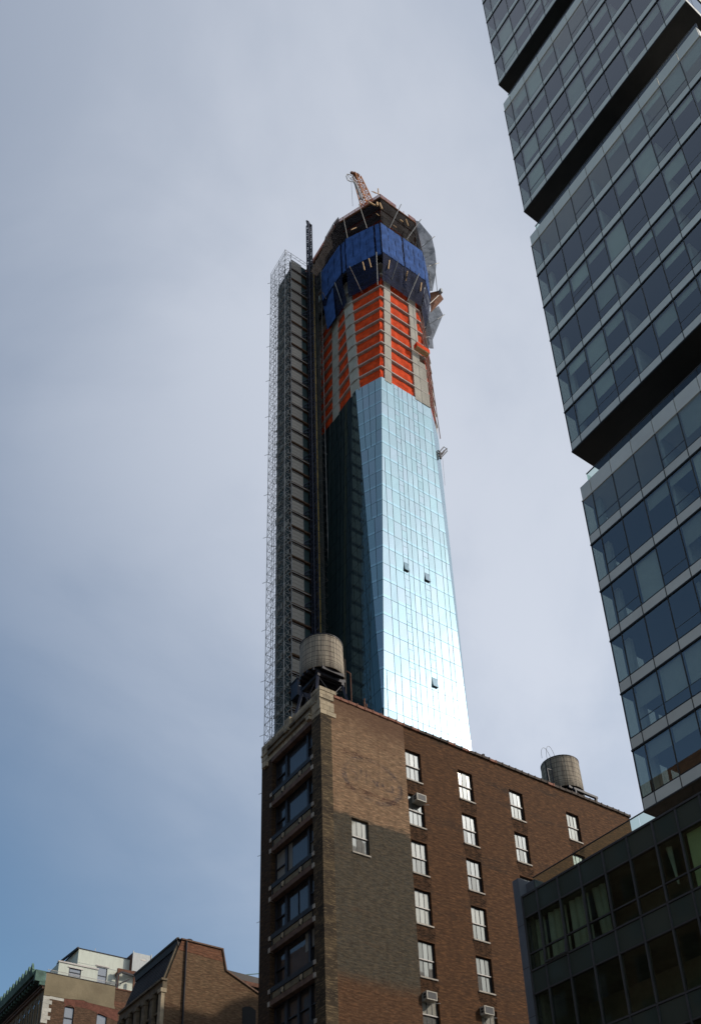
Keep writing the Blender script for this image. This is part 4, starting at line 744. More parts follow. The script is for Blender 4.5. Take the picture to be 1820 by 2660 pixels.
# ------------------------------------------------------------------ work platforms on the facade
S = thing('swing_stage', 'small orange netted swing stage hanging on the concrete wall near the skyscraper edge', 'work platform', tuple(ony(*Y7(1350, 960), 85.4)))
a, b = ony(*Y7(1275, 915), 85.4), ony(*Y7(1435, 1010), 85.4)
part('deck', MB().box(a.x, b.x, 84.7, 85.6, a.z-.25, a.z), MT['timber'], S)
part('netting', MB().box(a.x-.05, b.x+.05, 84.66, 84.7, a.z-.1, a.z+.95).box(a.x-.05, a.x-.01, 84.7, 85.6, a.z-.1, a.z+.95).box(b.x+.01, b.x+.05, 84.7, 85.6, a.z-.1, a.z+.95), MT['orange'], S)
part('suspension_rope', MB().beam((a.x+.3, 85.2, a.z+.9), (a.x+.3, 85.2, 187), .04).beam((b.x-.3, 85.2, a.z+.9), (b.x-.3, 85.2, 187), .04), MT['steel_dark'], S)
S = thing('mast_climber', 'black railed work platform cantilevered off the far glass edge of the skyscraper', 'work platform', tuple(ony(*T8(720, 700), 88.0)))
mb = MB()
for (x0, y0), (x1, y1), w in (((690, 610), (820, 465), .18), ((745, 660), (905, 515), .2), ((720, 800), (910, 590), .2), ((590, 550), (680, 590), .16), ((605, 630), (690, 660), .2), ((620, 710), (725, 750), .18)): mb.beam(ony(*T8(x0, y0), 88), ony(*T8(x1, y1), 88), w)
part('rail', mb, MT['steel_dark'], S)
q = [ony(*T8(x, y), d) for x, y, d in ((735, 650, 88), (830, 545, 88), (850, 590, 88.7), (745, 720, 88.7))]
part('deck', MB().slab(q, (0, -.6, .8), .15), MT['deck'], S)
part('mast_bracket', MB().beam(ony(*T8(700, 620), 88), ony(*T8(722, 815), 88), .3).beam(ony(*T8(820, 465), 88), ony(*T8(905, 515), 88), .07).beam(ony(*T8(905, 515), 88), ony(*T8(910, 590), 88), .07), MT['steel_dark'], S)
part('trailing_rope', MB().beam(ony(*T8(780, 800), 88), ony(*T8(850, 1600), 88), .03), MT['steel_dark'], S)
# ================================================================== hoist: scaffold tower, mast, car
HY = 99.5
Hs = thing('scaffold_tower', 'tall narrow tube scaffold tower with stacked landings beside the dark glass side', 'scaffold', (60, 101, 0))
def pole(x, y, z1, r=.055, mt='pipe', z0=0.0): part('standard_pole', MB().tube((x, y, z0), (x, y, z1), r, r, 6), MT[mt], Hs)
ZT = 206.6
for x in (58.9, 60.2, 65.25, 67.28): pole(x, HY, ZT+(1.3 if x > 66 else 0.6), .075 if x in (58.9, 67.28) else .06, 'pipe')
for y in (101.9, 105.1): pole(58.9, y, ZT+.4); pole(60.2, y, ZT-.5, .05, 'pipe_dark')
pole(66.3, HY+.05, ZT-1, .045, 'pipe_dark'); pole(58.9, 103.5, ZT-.2, .045, 'pipe_dark')
lv = 1.7; nl = int(ZT/lv); la, lb2, lc = MB(), MB(), MB()
for k in range(nl+1):
    z = k*lv; z2 = z+lv
    la.beam((58.9, HY-.03, z), (60.2, HY-.03, z), .05).beam((58.9, HY, z), (58.9, 105.1, z), .05).beam((60.2, 101.9, z), (58.9, 101.9, z), .045).beam((58.9, 105.1, z), (60.2, 105.1, z), .045)
    lb2.beam((65.25, HY, z), (67.28, HY, z), .045)
    if k == nl: break
    s = k % 2
    la.beam((58.9, HY+.04, z if s else z2), (60.2, HY+.04, z2 if s else z), .04).beam((58.9, HY+.06, z2 if s else z), (60.2, HY+.06, z if s else z2), .04)
    for y0, y1 in ((HY, 101.9), (101.9, 103.5), (103.5, 105.1)):
        la.beam((58.86, y0 if s else y1, z), (58.86, y1 if s else y0, z2), .04)
        if random.random() < .85: la.beam((58.94, y1 if s else y0, z), (58.94, y0 if s else y1, z2), .035)
    lb2.beam((65.25, HY+.03, z if s else z2), (67.28, HY+.03, z2 if s else z), .04)
    if k % 3: lb2.beam((65.25, HY-.03, z2), (66.3, HY-.03, z), .035)
    if k % 6 == 0: la.beam((58.9, 105.1, z), (58.35, 105.5, z-.3), .05).beam((67.28, HY, z), (67.65, HY, z), .05)
    for y0 in (101.9, 105.1): lc.beam((58.95, y0, z if s else z2), (60.2, y0, z2 if s else z), .035)
    for _ in range(random.choice((0, 1, 1, 2, 3))): lc.beam((58.9+random.random()*.6, 100+random.random()*4, z), (60.0, 100+random.random()*4, z+random.random()*1.2), .05)
part('brace_lattice', la, MT['pipe'], Hs, kind='stuff'); part('brace_lattice', lb2, MT['pipe_dark'], Hs, kind='stuff'); part('brace_lattice', lc, MT['pipe_dark'], Hs, kind='stuff')
top = MB()
for z in (ZT-.4, ZT+.5): top.beam((58.9, HY, z), (67.28, HY, z), .05).beam((58.9, HY, z), (58.9, 105.1, z), .05)
for u in range(9): top.beam((58.9+u, HY, ZT-.4), (59.9+u*.92, HY, ZT+.5), .03)
part('guard_rail', top, MT['pipe'], Hs)
core = MB().box(60.35, 67.0, 100.15, 104.7, 0, ZT-3.6)
part('sheeted_core', core, MT['hoist_net'], Hs, label='dark green sheeted inner core')
rg = MB()
for k in range(1, 61):
    z = k*3.4
    if z > ZT-3: break
    for j in range(5): y = 100.4+j*.9+random.uniform(-.1, .1); rg.box(60.22, 60.34, y, y+random.uniform(.3, .8), z-random.uniform(.2, .5), z+random.uniform(-.1, .9))
part('side_sheeting', rg, MT['gate'], Hs, kind='stuff')
LV = 3.4; gm = MB().box(0, 2.15, 0, .06, 0, 2.35).box(0, 2.15, -.03, 0, .75, .79).box(0, 2.15, -.03, 0, 1.55, 1.59).mesh('landing_gate', MT['gate'])
fm = MB().box(-.07, 0, -.06, .06, -.3, 2.5).box(2.15, 2.2, -.05, .06, -.3, 2.5).box(-.07, 2.2, -.06, .06, 2.5, 2.58).mesh('gate_frame', MT['pipe'])
gp = MB().box(0, 1.15, 0, .05, -.2, 2.7).mesh('green_panel', MT['green_panel']); dkm = MB().box(-.1, 4.9, -.55, .5, -.28, 0).mesh('landing_deck', MT['deck']); de = MB().box(-.1, 4.9, -.6, -.56, -.40, -.28).mesh('deck_edge', MT['pipe']); bk = MB().box(-.05, 4.9, .35, .42, -.4, 3.0).mesh('landing_back', MT['interior'])
for k in range(10, 60):
    z = 141.33-LV*(40-k)-.05
    if z < 20 or z > ZT-4: continue
    d_ = inst('landing_deck', dkm, Hs, (60.3, HY+.45, z)); g_ = inst('landing_gate', gm, Hs, (60.42, HY+.12, z+.28)); inst('gate_frame', fm, g_, (60.42, HY+.12, z+.28))
    inst('green_panel', gp, Hs, (62.62, HY+.3, z+.3)); inst('landing_back', bk, Hs, (60.3, HY+.3, z))
    if k % 2 == 0 or random.random() < .25: inst('deck_edge', de, d_, (60.3, HY+.45, z))
HM = thing('hoist_mast', 'dark lattice hoist mast with ochre cable trunking running up in front of the landings', 'hoist', (64.1, 98.5, 0))
MX, MY, MZ = 63.95, 98.5, 219.2
for i, j in ((-1, -1), (1, -1), (1, 1), (-1, 1)): part('mast_chord', MB().beam((MX+i*.38, MY+j*.38, 0), (MX+i*.38, MY+j*.38, MZ), .17), MT['mast'], HM)
mb = MB(); cn = [(-1, -1), (1, -1), (1, 1), (-1, 1)]; k = 0; z = 0.0
while z < MZ-1:
    for m in range(4):
        a, b = cn[m], cn[(m+1) % 4]; a, b = (a, b) if k % 2 else (b, a)
        mb.beam((MX+a[0]*.38, MY+a[1]*.38, z), (MX+b[0]*.38, MY+b[1]*.38, z+1.25), .10).beam((MX+a[0]*.38, MY+a[1]*.38, z), (MX+b[0]*.38, MY+b[1]*.38, z), .09)
    z += 1.25; k += 1
part('mast_lacing', mb, MT['mast'], HM, kind='stuff')
part('mast_head', MB().beam((MX-.35, MY, MZ), (MX-.55, MY, MZ+1.2), .25).beam((MX-.4, MY-.1, MZ+1.0), (MX+.5, MY, MZ+.1), .3).box(MX-.38, MX+.38, MY-.38, MY+.38, MZ-.1, MZ+.15), MT['mast'], HM)
for x, w in ((64.42, .13), (64.6, .12), (64.77, .11)): part('cable_trunking', MB().box(x-w/2, x+w/2, MY-.2, MY+.0, 0, 206), MT['cable'], HM)
part('trunking_back', MB().box(64.34, 64.86, MY+.02, MY+.1, 0, 206), MT['mast'], HM)
part('guide_pole', MB().tube((65.02, MY+.3, 0), (65.02, MY+.3, 205), .09, .09, 6), MT['galv'], HM)
cl = MB()
for k in range(80): cl.box(64.30, 64.9, MY-.23, MY+.02, 6+k*2.5, 6.08+k*2.5)
part('cable_clamps', cl, MT['mast'], HM, kind='stuff')
for k in range(12, 61, 2):
    z = 141.33-LV*(40-k)+.6
    if z > 205: continue
    part('wall_tie', MB().beam((MX-.3, MY+.3, z+.9), (62.3, HY+.45, z-.3), .13).beam((MX-.3, MY+.3, z-.3), (62.3, HY+.45, z-.4), .12).beam((63.1, HY-.1, z+.3), (63.2, HY+.0, z-.35), .08).beam((62.7, HY+.2, z), (63.2, HY, z-.3), .06), MT['mast'], HM)
HC = thing('hoist_car', 'dark blue hoist car with yellow and white plate, partly behind the near water tank', 'hoist car', (61.2, 98.2, 94.5))
part('cage', MB().box(59.9, 63.4, 97.4, 99.2, 94.5, 97.3), MT['mast'], HC); part('cage_roof', MB().box(59.8, 63.5, 97.3, 99.25, 97.32, 97.5).beam((59.9, 97.4, 97.5), (59.9, 97.4, 98.5), .07).beam((63.4, 97.4, 97.5), (63.4, 97.4, 98.5), .07).beam((59.9, 97.4, 98.5), (63.4, 97.4, 98.5), .07), MT['steel_dark'], HC)
part('name_plate', MB().box(60.2, 61.4, 97.36, 97.39, 96.1, 96.6), MT['rail_pale'], HC); part('warning_plate', MB().box(60.6, 61.5, 97.36, 97.39, 96.65, 97.0), MT['cable'], HC)
# ================================================================== stacked glass condo tower
QX, QY0, QY1, QXB = 34.0, 10.55, 24.67, 46.0
Q = thing('glass_condo_tower', 'dark glass condominium tower of stacked cantilevered blocks with pale spandrel bands', 'tower', (40, 17, 0))
ys = [QY1, QY1-.73]+[QY1-.73-1.4878*i for i in range(1, 10)]; ys[-1] = QY0
PH, SPH = 2.73, .72
xs2 = [QX, QX+.9]+[QX+.9+1.585*i for i in range(1, 8)]
def qblock(z0, nfl, fh):
    ztop = z0+nfl*fh+1.06; hidden = MB()
    part('soffit', MB().box(QX+.05, QXB-.05, QY0+.05, QY1-.05, z0+.09, z0+.15), MT['madison_line'], Q)
    for i in range(len(ys)-1):
        for xa in range(4): part('soffit_panel', MB().box(QX+.06+xa*3.0, QX+3.03+xa*2.98, ys[i+1]+.03, ys[i]-.03, z0+.03+random.uniform(0, .012), z0+.085), MT['soffit'], Q)
    for k in range(nfl):
        z = z0+k*fh
        part('floor_slab', MB().box(QX+.2, QXB-.1, QY0+.15, QY1-.2, z+.2, z+.5), MT['ceil'], Q)
        part('floor_ledge', MB().box(QX-.05, QXB, QY0-.04, QY1+.05, z-.05, z+.05), MT['madison_line'], Q)
        part('sill_line', MB().box(QX+.0, QX+.1, QY0+.05, QY1-.02, z+SPH-.05, z+SPH+.03), MT['madison_line'], Q)
        for i in range(len(ys)-1):
            a, b = ys[i+1], ys[i]; zs, zt = z+SPH+.03, z+fh-.035
            part('spandrel_panel', MB().box(QX-.015, QX+.09, a+.022, b-.022, z+.05, z+SPH-.05), MT['madison_spandrel'], Q)
            pn_ = part('window_pane', MB().box(QX, QX+.025, a+.02, b-.02, zs, zt), MT['madison_glass'], Q)
            if i and random.random() < .42: zc_ = zs+.62; part('transom_bar', MB().box(QX-.008, QX+.05, a+.02, b-.02, zc_-.012, zc_+.012), MT['madison_mull'], pn_)
            if i and random.random() < .55:
                h = random.choice((.55, .85, 1.3, 1.9, 2.55)); part('roller_shade', MB().box(QX+.14, QX+.16, a+.06, b-.06, zt-h, zt), MT['roller'], pn_)
            part('mullion', MB().box(QX-.03, QX+.06, b-.018, b+.018, z+.035, zt), MT['madison_mull'], Q)
        # glazed end face (seen through the corner rooms) and the near end
        for j in range(len(xs2)-1):
            hidden.box(xs2[j]+.03, xs2[j+1]-.03, QY1-.025, QY1, z+SPH+.03, z+fh-.04, 1).box(xs2[j]+.02, xs2[j+1]-.02, QY1-.09, QY1+.01, z+.04, z+SPH-.03, 0)
            hidden.box(xs2[j]+.03, xs2[j+1]-.03, QY0, QY0+.025, z+SPH+.03, z+fh-.04, 1).box(xs2[j]+.02, xs2[j+1]-.02, QY0-.01, QY0+.09, z+.04, z+SPH-.03, 0)
            hidden.box(xs2[j+1]-.04, xs2[j+1]+.04, QY1-.12, QY1+.02, z+.04, z+fh-.04, 2)
        part('room_wall', MB().box(QX+4.2, QXB-.2, QY0+.2, QY1-4.0, z+.5, z+fh-.1).box(QX+.35, QX+4.2, ys[4]-.08, ys[4]+.08, z+.5, z+fh-.1).box(QX+.35, QX+4.2, ys[7]-.08, ys[7]+.08, z+.5, z+fh-.1), MT['room'], Q)
        part('corner_column', MB().box(QX+.5, QX+.8, QY1-.75, QY1-.45, z+.5, z+fh), MT['room'], Q)
    for i in range(len(ys)-1): part('parapet_panel', MB().box(QX-.015, QX+.09, ys[i+1]+.022, ys[i]-.022, ztop-1.02, ztop), MT['madison_spandrel'], Q)
    part('parapet', MB().box(QX+.1, QXB, QY0, QY0+.1, ztop-1.06, ztop-.02).box(QX+.1, QXB, QY1-.1, QY1, ztop-1.06, ztop-.02).box(QX+.1, QXB-.1, QY0+.1, QY1-.1, ztop-1.0, ztop-.8).box(QX-.04, QXB, QY0-.03, QY1+.04, ztop-1.095, ztop-1.025), [MT['madison_spandrel']], Q)
    part('end_glazing', hidden, [MT['madison_spandrel'], MT['end_glass'], MT['madison_mull']], Q, kind='stuff')
    return ztop
for z0, nf, fh in ((26.34, 6, 3.438), (51.1, 6, 3.457), (76.06, 4, 3.42), (93.84, 6, 3.44)):
    zt = qblock(z0, nf, fh)
    if z0 < 90:
        part('recessed_storey', MB().box(QX+3.5, QXB-1, QY0+3.5, QY1-4.5, zt-.8, zt+3.2), MT['soffit'], Q)
        for i in range(2, len(ys)-1): part('balustrade_pane', MB().box(QX+.22, QX+.245, ys[i+1]+.02, ys[i]-.02, zt-.02, zt+.85), MT['rail_glass'], Q)
        part('balustrade_pane', MB().box(QX+.22, QX+.245, ys[2]+.02, QY1-.45, zt-.02, zt+.85), MT['rail_glass'], Q); part('balustrade_pane', MB().box(QX+.25, QX+4, QY1-.475, QY1-.45, zt-.02, zt+.85), MT['rail_glass'], Q)
        part('rail_cap', MB().box(QX+.20, QX+.27, QY0+.5, QY1-.43, zt+.85, zt+.89), MT['low_frame'], Q)
part('podium_core', MB().box(QX+3, QXB-1, QY0+3, QY1-4, 21.5, 26.4), MT['soffit'], Q)
def shrub(x, y, z, r, label):
    t = thing('terrace_shrub', label, 'shrub', (x, y, z)); mb = MB()
    for i in range(420):
        d = Vector((random.gauss(0, 1), random.gauss(0, 1), random.gauss(0, 1))).normalized()*r*random.uniform(.5, 1)
        p = Vector((x, y, z+.35+r))+d; s = random.uniform(.03, .06); u = Vector((random.random()-.5, random.random()-.5, random.random()-.5)).normalized(); w = u.cross(Vector((.3, .2, 1))).normalized()
        mb.add([p-u*s, p+w*s*.6, p+u*s, p-w*s*.6], [(0, 1, 2, 3)])
    part('foliage', mb, MT['leaf'], t); part('stem', MB().tube((x, y, z+.3), (x, y, z+.4+r), .03, .02, 6), MT['dim'], t); part('pot', MB().tube((x, y, z), (x, y, z+.38), .17, .22, 10), MT['dim'], t)
shrub(QX+.75, QY1-1.0, 47.2, .42, 'round dark shrub in a pot on the terrace under the lowest cantilever, behind corner glass')
# ================================================================== low glass apartment house
LX, LY1, LY0, LT = 28.8, 28.05, 4.0, 21.95
A = thing('glass_apartment_house', 'low dark green glass apartment house with curtains and a glass roof balustrade', 'building', (34, 16, 0))
ly = [28.05, 27.14, 25.87, 24.59, 23.29, 21.99, 20.69, 19.55, 18.42]+[18.42-1.3*i for i in range(1, 12)]; ly[-1] = LY0
lf = [(LT, 20.92, 19.19, 18.40)]
nfl = 6
part('roof', MB().box(LX+.3, 52, LY0, LY1-.05, 21.5, 21.75), MT['roof'], A)
part('roof_edge', MB().box(LX-.05, LX+.3, LY0, LY1+.0, LT-.03, LT+.06), MT['low_frame'], A)
for p, q, zz_ in ((LX+.9, 52, 0),): part('room_wall', MB().box(LX+3, 51.9, LY0+.1, LY1-.2, 0, 21.45).box(LX+.3, 52, LY1-.2, LY1-.02, 0, 21.7).box(LX+.3, 52, LY0, LY0+.1, 0, 21.7), MT['low_room'], A)
def curtain(y0, y1, z0, z1, par, x=LX+.45, slant=0.0):
    mb = MB(); n_ = max(8, int((y1-y0)/.05)); vs = []
    for i in range(n_+1):
        u = i/n_; y = y0+(y1-y0)*u; dx_ = .05*math.sin(u*n_*.9)+.02*math.sin(u*17)
        vs += [(x+dx_, y0+(y-y0)*(1-slant), z0), (x+dx_, y, z1)]
    mb.add(vs, [(2*i, 2*i+1, 2*i+3, 2*i+2) for i in range(n_)]); part('curtain', mb, MT['curtain'], par, smooth=True)
for k in range(nfl):
    zt = LT-3.565*k; z1, z2, z3 = zt-1.03, zt-2.76, zt-3.555
    if zt < 3: break
    part('floor_slab', MB().box(LX+.25, LX+5, LY0+.1, LY1-.2, zt-.95, zt-.6), MT['low_room'], A)
    part('transom_rail', MB().box(LX-.03, LX+.12, LY0, LY1, z1-.035, z1+.035), MT['low_frame'], A)
    part('floor_rail', MB().box(LX-.04, LX+.12, LY0, LY1, z3-.03, z3+.05), MT['low_frame'], A)
    for i in range(len(ly)-1):
        a, b = ly[i+1]+.035, ly[i]-.035
        part('mullion', MB().box(LX-.06, LX+.12, ly[i]-.045, ly[i]+.02 if i else ly[i]+.045, z3+.05, zt-.03), MT['low_frame'], A)
        part('spandrel_pane', MB().box(LX, LX+.03, a, b, z1+.035, zt-.04), MT['low_spandrel'], A)
        tall = k > 0
        if not tall:
            part('low_rail', MB().box(LX-.02, LX+.1, a, b, z2-.03, z2+.03), MT['low_frame'], A)
            w_ = part('window_pane', MB().box(LX, LX+.025, a, b, z2+.03, z1-.035), MT['low_glass'], A)
            if i == 1: v_ = part('vent_sash', MB().hexa([(LX-.09, a, z3+.06), (LX-.06, a, z3+.06), (LX-.06, b, z3+.06), (LX-.09, b, z3+.06)], [(LX, a, z2-.03), (LX+.03, a, z2-.03), (LX+.03, b, z2-.03), (LX, b, z2-.03)]), MT['low_glass'], A); part('sash_frame', MB().box(LX-.11, LX-.05, a-.02, b+.02, z3+.05, z3+.10).beam((LX-.08, b, z3+.08), (LX, b, z2-.05), .05).beam((LX-.08, a, z3+.08), (LX, a, z2-.05), .05), MT['low_frame'], v_)
            else: part('window_pane', MB().box(LX, LX+.025, a, b, z3+.05, z2-.03), MT['low_glass'], A)
        else: w_ = part('window_pane', MB().box(LX, LX+.025, a, b, z3+.05, z1-.035), MT['low_glass'], A)
        if k == 0 and i in (0, 1, 2): curtain(a+.1, b-.02, z3+.1, z1-.05, w_)
        if k == 0 and i in (3,): curtain(a+.45, b-.02, z2-.5, z1-.05, w_, slant=.25)
        if k == 0 and i == 6: curtain(a+.75, b-.02, z2+.0, z1-.05, w_, slant=.8)
        if k == 0 and i >= 7: part('roller_shade', MB().box(LX+.3, LX+.32, a+.03, b-.03, z3+.15, z1-.03), MT['green_shade'] if 'green_shade' in MT else MT['curtain'], w_)
        if k == 1 and i in (7, 8, 10): curtain(a+.05, b-.25, z3+.1, z1-.05, w_, LX+.6)
        if k == 1 and i == 9: part('open_sash', MB().box(LX-.35, LX-.32, a, b, z1-1.6, z1-.3), MT['low_glass'], A)
for i in range(9, 16): pass
part('party_wall', MB().box(LX-.08, LX+3.2, LY1+.012, LY1+.40, 0, 22.92), MT['zinc'], A)
for zz_ in (20.6, 18.6, 16.4, 14.2): part('cladding_joint', MB().box(LX-.083, LX+3.2, LY1+.01, LY1+.403, zz_, zz_+.03), MT['low_frame'], A)
part('parapet_block', MB().box(LX+.35, LX+3.0, LY1-.55, LY1+.01, 21.6, 22.72), MT['zinc'], A)
ry = [27.55, 26.65, 25.35, 24.05, 22.75, 21.45, 20.1, 18.8, 17.5, 16.2, 14.9, 13.6, 12.3, 11]
for a, b in zip(ry[1:], ry): part('balustrade_pane', MB().box(LX+.30, LX+.32, a+.015, b-.015, 21.8, 22.78), MT['rail_glass'], A)
part('handrail', MB().box(LX+.285, LX+.335, 11, 27.55, 22.78, 22.82), MT['low_frame'], A)
# ================================================================== mansard house
MY0 = 66.15
H = thing('mansard_house', 'mottled brick house with dark ribbed mansard roof and stone pilaster front', 'building', (30, 70, 0))
prof = [(28.85, 0), (40, 0), (40, 31.9), (36.85, 32.55), (33.89, 33.9), (33.5, 35.62), (30.0, 35.66), (28.85, 32.0)]
def profwall(pr, y, th):
    n_ = len(pr); return MB().add([(x, y, z) for x, z in pr]+[(x, y+th, z) for x, z in pr], [tuple(range(n_)), tuple(range(2*n_-1, n_-1, -1))]+[(i, n_+i, n_+(i+1) % n_, (i+1) % n_) for i in range(n_)])
low_ = [(28.85, 0), (40, 0), (40, 31.9), (36.85, 32.55), (34.05, 33.82), (33.9, 34.55), (29.7, 34.75), (28.85, 32.0)]; hi_ = [(29.7, 34.76), (33.9, 34.56), (33.5, 35.62), (30.0, 35.66)]
part('side_wall', profwall(low_, MY0, .4), MT['brick_mansard'], H); part('side_wall', profwall(hi_, MY0-.01, .4), MT['brick_new'], H, label='relaid orange brick top of the gable')
part('gable_coping', MB().beam((29.9, MY0+.15, 35.72), (33.6, MY0+.15, 35.68), .5, .12).beam((33.55, MY0+.15, 35.66), (33.93, MY0+.15, 33.9), .5, .10).beam((33.9, MY0+.15, 33.92), (37.0, MY0+.15, 32.52), .5, .12).beam((37.0, MY0+.15, 32.52), (40, MY0+.15, 31.95), .5, .12), MT['lintel'], H)
part('drain_pipe', MB().tube((30.35, MY0-.09, 20), (30.35, MY0-.09, 35.6), .08, .08, 8), MT['steel_dark'], H)
part('rear_roof', MB().add([(33.9, MY0+.4, 33.85), (40, MY0+.4, 31.9), (40, 74.5, 31.9), (33.9, 74.5, 33.85)], [(0, 1, 2, 3)]).box(30, 33.6, MY0+.4, 74.5, 35.3, 35.5).box(28.9, 40, 74.3, 74.6, 0, 32.5), MT['slate'], H)
part('rear_chimney', MB().box(33.95, 34.35, 67.6, 68.6, 33, 35.3), MT['brick_red'], H)
part('arched_window', MB().add([(35.45, MY0-.02, 27), (36.67, MY0-.02, 27), (36.67, MY0-.02, 31.05), (36.35, MY0-.02, 31.22), (36.06, MY0-.02, 31.28), (35.75, MY0-.02, 31.22), (35.45, MY0-.02, 31.05)], [tuple(range(7))]), MT['pane_dark'], H)
for zz_ in (29.6, 28.4): part('window_bar', MB().box(35.47, 36.65, MY0-.07, MY0-.03, zz_, zz_+.09), MT['rust'], H)
part('roof_plane', MB().add([(28.9, MY0+.4, 32.05), (28.9, 74.4, 32.05), (29.95, 74.4, 35.3), (29.95, MY0+.4, 35.3)], [(0, 3, 2, 1)]), MT['slate'], H)
rbm = MB().beam((28.86, 0, 32.1), (29.90, 0, 35.25), .09, .12).mesh('roof_rib', MT['rib'])
for i in range(19): inst('roof_rib', rbm, H, (0, MY0+.75+i*.42, 0)).location = Vector((0, MY0+.75+i*.42, 0))-Vector(H.location)
part('gable_verge', MB().beam((28.75, MY0+.3, 32.0), (29.9, MY0+.3, 35.7), .28, .2), MT['stone_dark'], H)
part('roof_curb', MB().hexa([(29.72, MY0+.1, 35.1), (30.3, MY0+.1, 35.1), (30.3, 74.5, 35.1), (29.72, 74.5, 35.1)], [(29.6, MY0+.1, 35.75), (30.3, MY0+.1, 35.75), (30.3, 74.5, 35.75), (29.6, 74.5, 35.75)]).tube((29.7, MY0+.1, 35.72), (29.7, 74.5, 35.72), .16, .16, 8), MT['slate'], H)
part('roof_vent_ball', MB().tube((30.75, MY0+.3, 35.7), (30.75, MY0+.3, 35.95), .42, .25, 12), MT['steel_dark'], H)
part('stone_cornice', MB().box(28.6, 28.95, MY0-.02, 74.5, 31.35, 32.1).box(28.45, 28.95, MY0-.1, 74.5, 31.95, 32.12), MT['stone_dark'], H)
part('stone_frieze', MB().box(28.72, 28.95, MY0, 74.5, 0, 24), MT['stone_dark'], H)
for i in range(6):
    y = MY0+.02+i*1.55; part('pilaster', MB().box(28.55, 28.95, y, y+.5, 24, 31.0).box(28.47, 28.95, y-.06, y+.56, 31.0, 31.33), MT['stone_dark'] if i else MT['limestone'], H)
    w_ = part('window_frame', MB().box(28.72, 28.85, y+.5, y+1.55, 29.55, 29.7).box(28.72, 28.85, y+.5, y+1.55, 28.0, 28.4).box(28.70, 28.85, y+.5, y+.6, 24, 31.3), MT['stone_dark'], H); part('pane', MB().box(28.86, 28.9, y+.5, y+1.55, 24, 31.33), MT['pane_dark'], w_)
# ================================================================== house with verdigris cornice
OY = 96.53
O = thing('cornice_house', 'tan and brick house with verdigris copper cornice of pointed crests', 'building', (33, 104, 0))
wins = [(31.1, 32.15, 38.3, 40.75), (34.6, 35.72, 38.1, 40.6)]
part('side_wall', wallmb('y', OY, 28.8, 44, 0, 41.9, wins, .3), MT['brick_left'], O)
part('stucco_band', wallmb('y', OY-.03, 28.8, 36.35, 41.95, 44.0), MT['stucco'], O, label='tan stucco band below the roof edge')
part('stucco_patch', MB().add([(28.8, OY-.03, 41.96), (28.8, OY-.03, 41.5), (31.2, OY-.03, 41.55), (33.0, OY-.03, 41.75), (33.5, OY-.03, 41.6), (36.5, OY-.03, 41.45), (36.35, OY-.03, 41.96)], [(0, 1, 2, 3, 4, 5, 6)]), MT['stucco'], O)
part('upper_wall', wallmb('y', OY, 36.35, 44, 41.9, 43.7), MT['brick_left'], O)
part('red_brick_band', MB().add([(31.0, OY-.012, 41.5), (31.0, OY-.012, 41.0), (33.9, OY-.012, 40.85), (36.9, OY-.012, 40.1), (36.9, OY-.012, 41.4), (33.0, OY-.012, 41.7)], [(0, 1, 2, 3, 4, 5)]), MT['brick_red'], O)
for i in range(7): part('quoin', MB().box(28.79, 29.45+.28*(i % 2), OY-.06, OY+.1, 41.45-.42*(i+1), 41.45-.42*i-.012), MT['whitebrick'], O)
part('white_brick_strip', MB().box(29.45, 30.95, OY-.02, OY+.05, 41.2, 41.5), MT['whitebrick'], O)
for a, b, e, f in wins:
    w_ = part('window', MB().box(a, b, OY+.1, OY+.2, e, e+.07).box(a, a+.08, OY+.1, OY+.2, e, f).box(b-.08, b, OY+.1, OY+.2, e, f).box(a, b, OY+.06, OY+.2, (e+f)/2-.05, (e+f)/2+.05).box(a, b, OY+.1, OY+.2, f-.08, f), MT['sash'], O)
    part('pane', MB().box(a+.08, b-.08, OY+.14, OY+.16, e+.07, f-.08), MT['pane_grey'], w_)
    ac = MB(); m_ = (a+b)/2; n_ = 8
    pts = [(m_+(b-a)*.58*math.cos(math.pi*(.14+.72*i/n_)), f-.22+.62*math.sin(math.pi*(.14+.72*i/n_))) for i in range(n_+1)]
    ac.add([(x, OY-.03, z) for x, z in pts]+[(x, OY-.03, z-.22) for x, z in pts], [(i, n_+1+i, n_+2+i, i+1) for i in range(n_)]); part('arch_lintel', ac, MT['brick_red'], w_)
part('roof', MB().box(28.9, 44, OY+.3, 125, 43.0, 43.25).box(43.8, 44, OY, 125, 0, 43.6), MT['roof'], O)
part('front_wall', MB().box(28.82, 29.2, OY+.02, 125, 0, 42.6), MT['stone_dark'], O)
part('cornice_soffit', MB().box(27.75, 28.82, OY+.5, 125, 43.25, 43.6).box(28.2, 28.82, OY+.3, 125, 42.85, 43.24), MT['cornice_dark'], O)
part('cornice_gutter', MB().hexa([(27.55, OY+.45, 43.62), (28.9, OY+.45, 43.62), (28.9, 125, 43.62), (27.55, 125, 43.62)], [(27.4, OY+.45, 44.3), (28.9, OY+.45, 44.3), (28.9, 125, 44.3), (27.4, 125, 44.3)]), MT['copper'], O)
part('cornice_return', MB().box(27.7, 28.78, OY-.04, OY+.44, 42.9, 44.1).box(28.2, 28.78, OY-.03, OY+.4, 42.55, 42.88), MT['copper'], O)
part('frieze_moulding', MB().box(28.45, 28.82, OY+.05, 125, 42.45, 42.6).box(28.58, 28.82, OY+.05, 125, 42.2, 42.4), MT['lintel'], O)
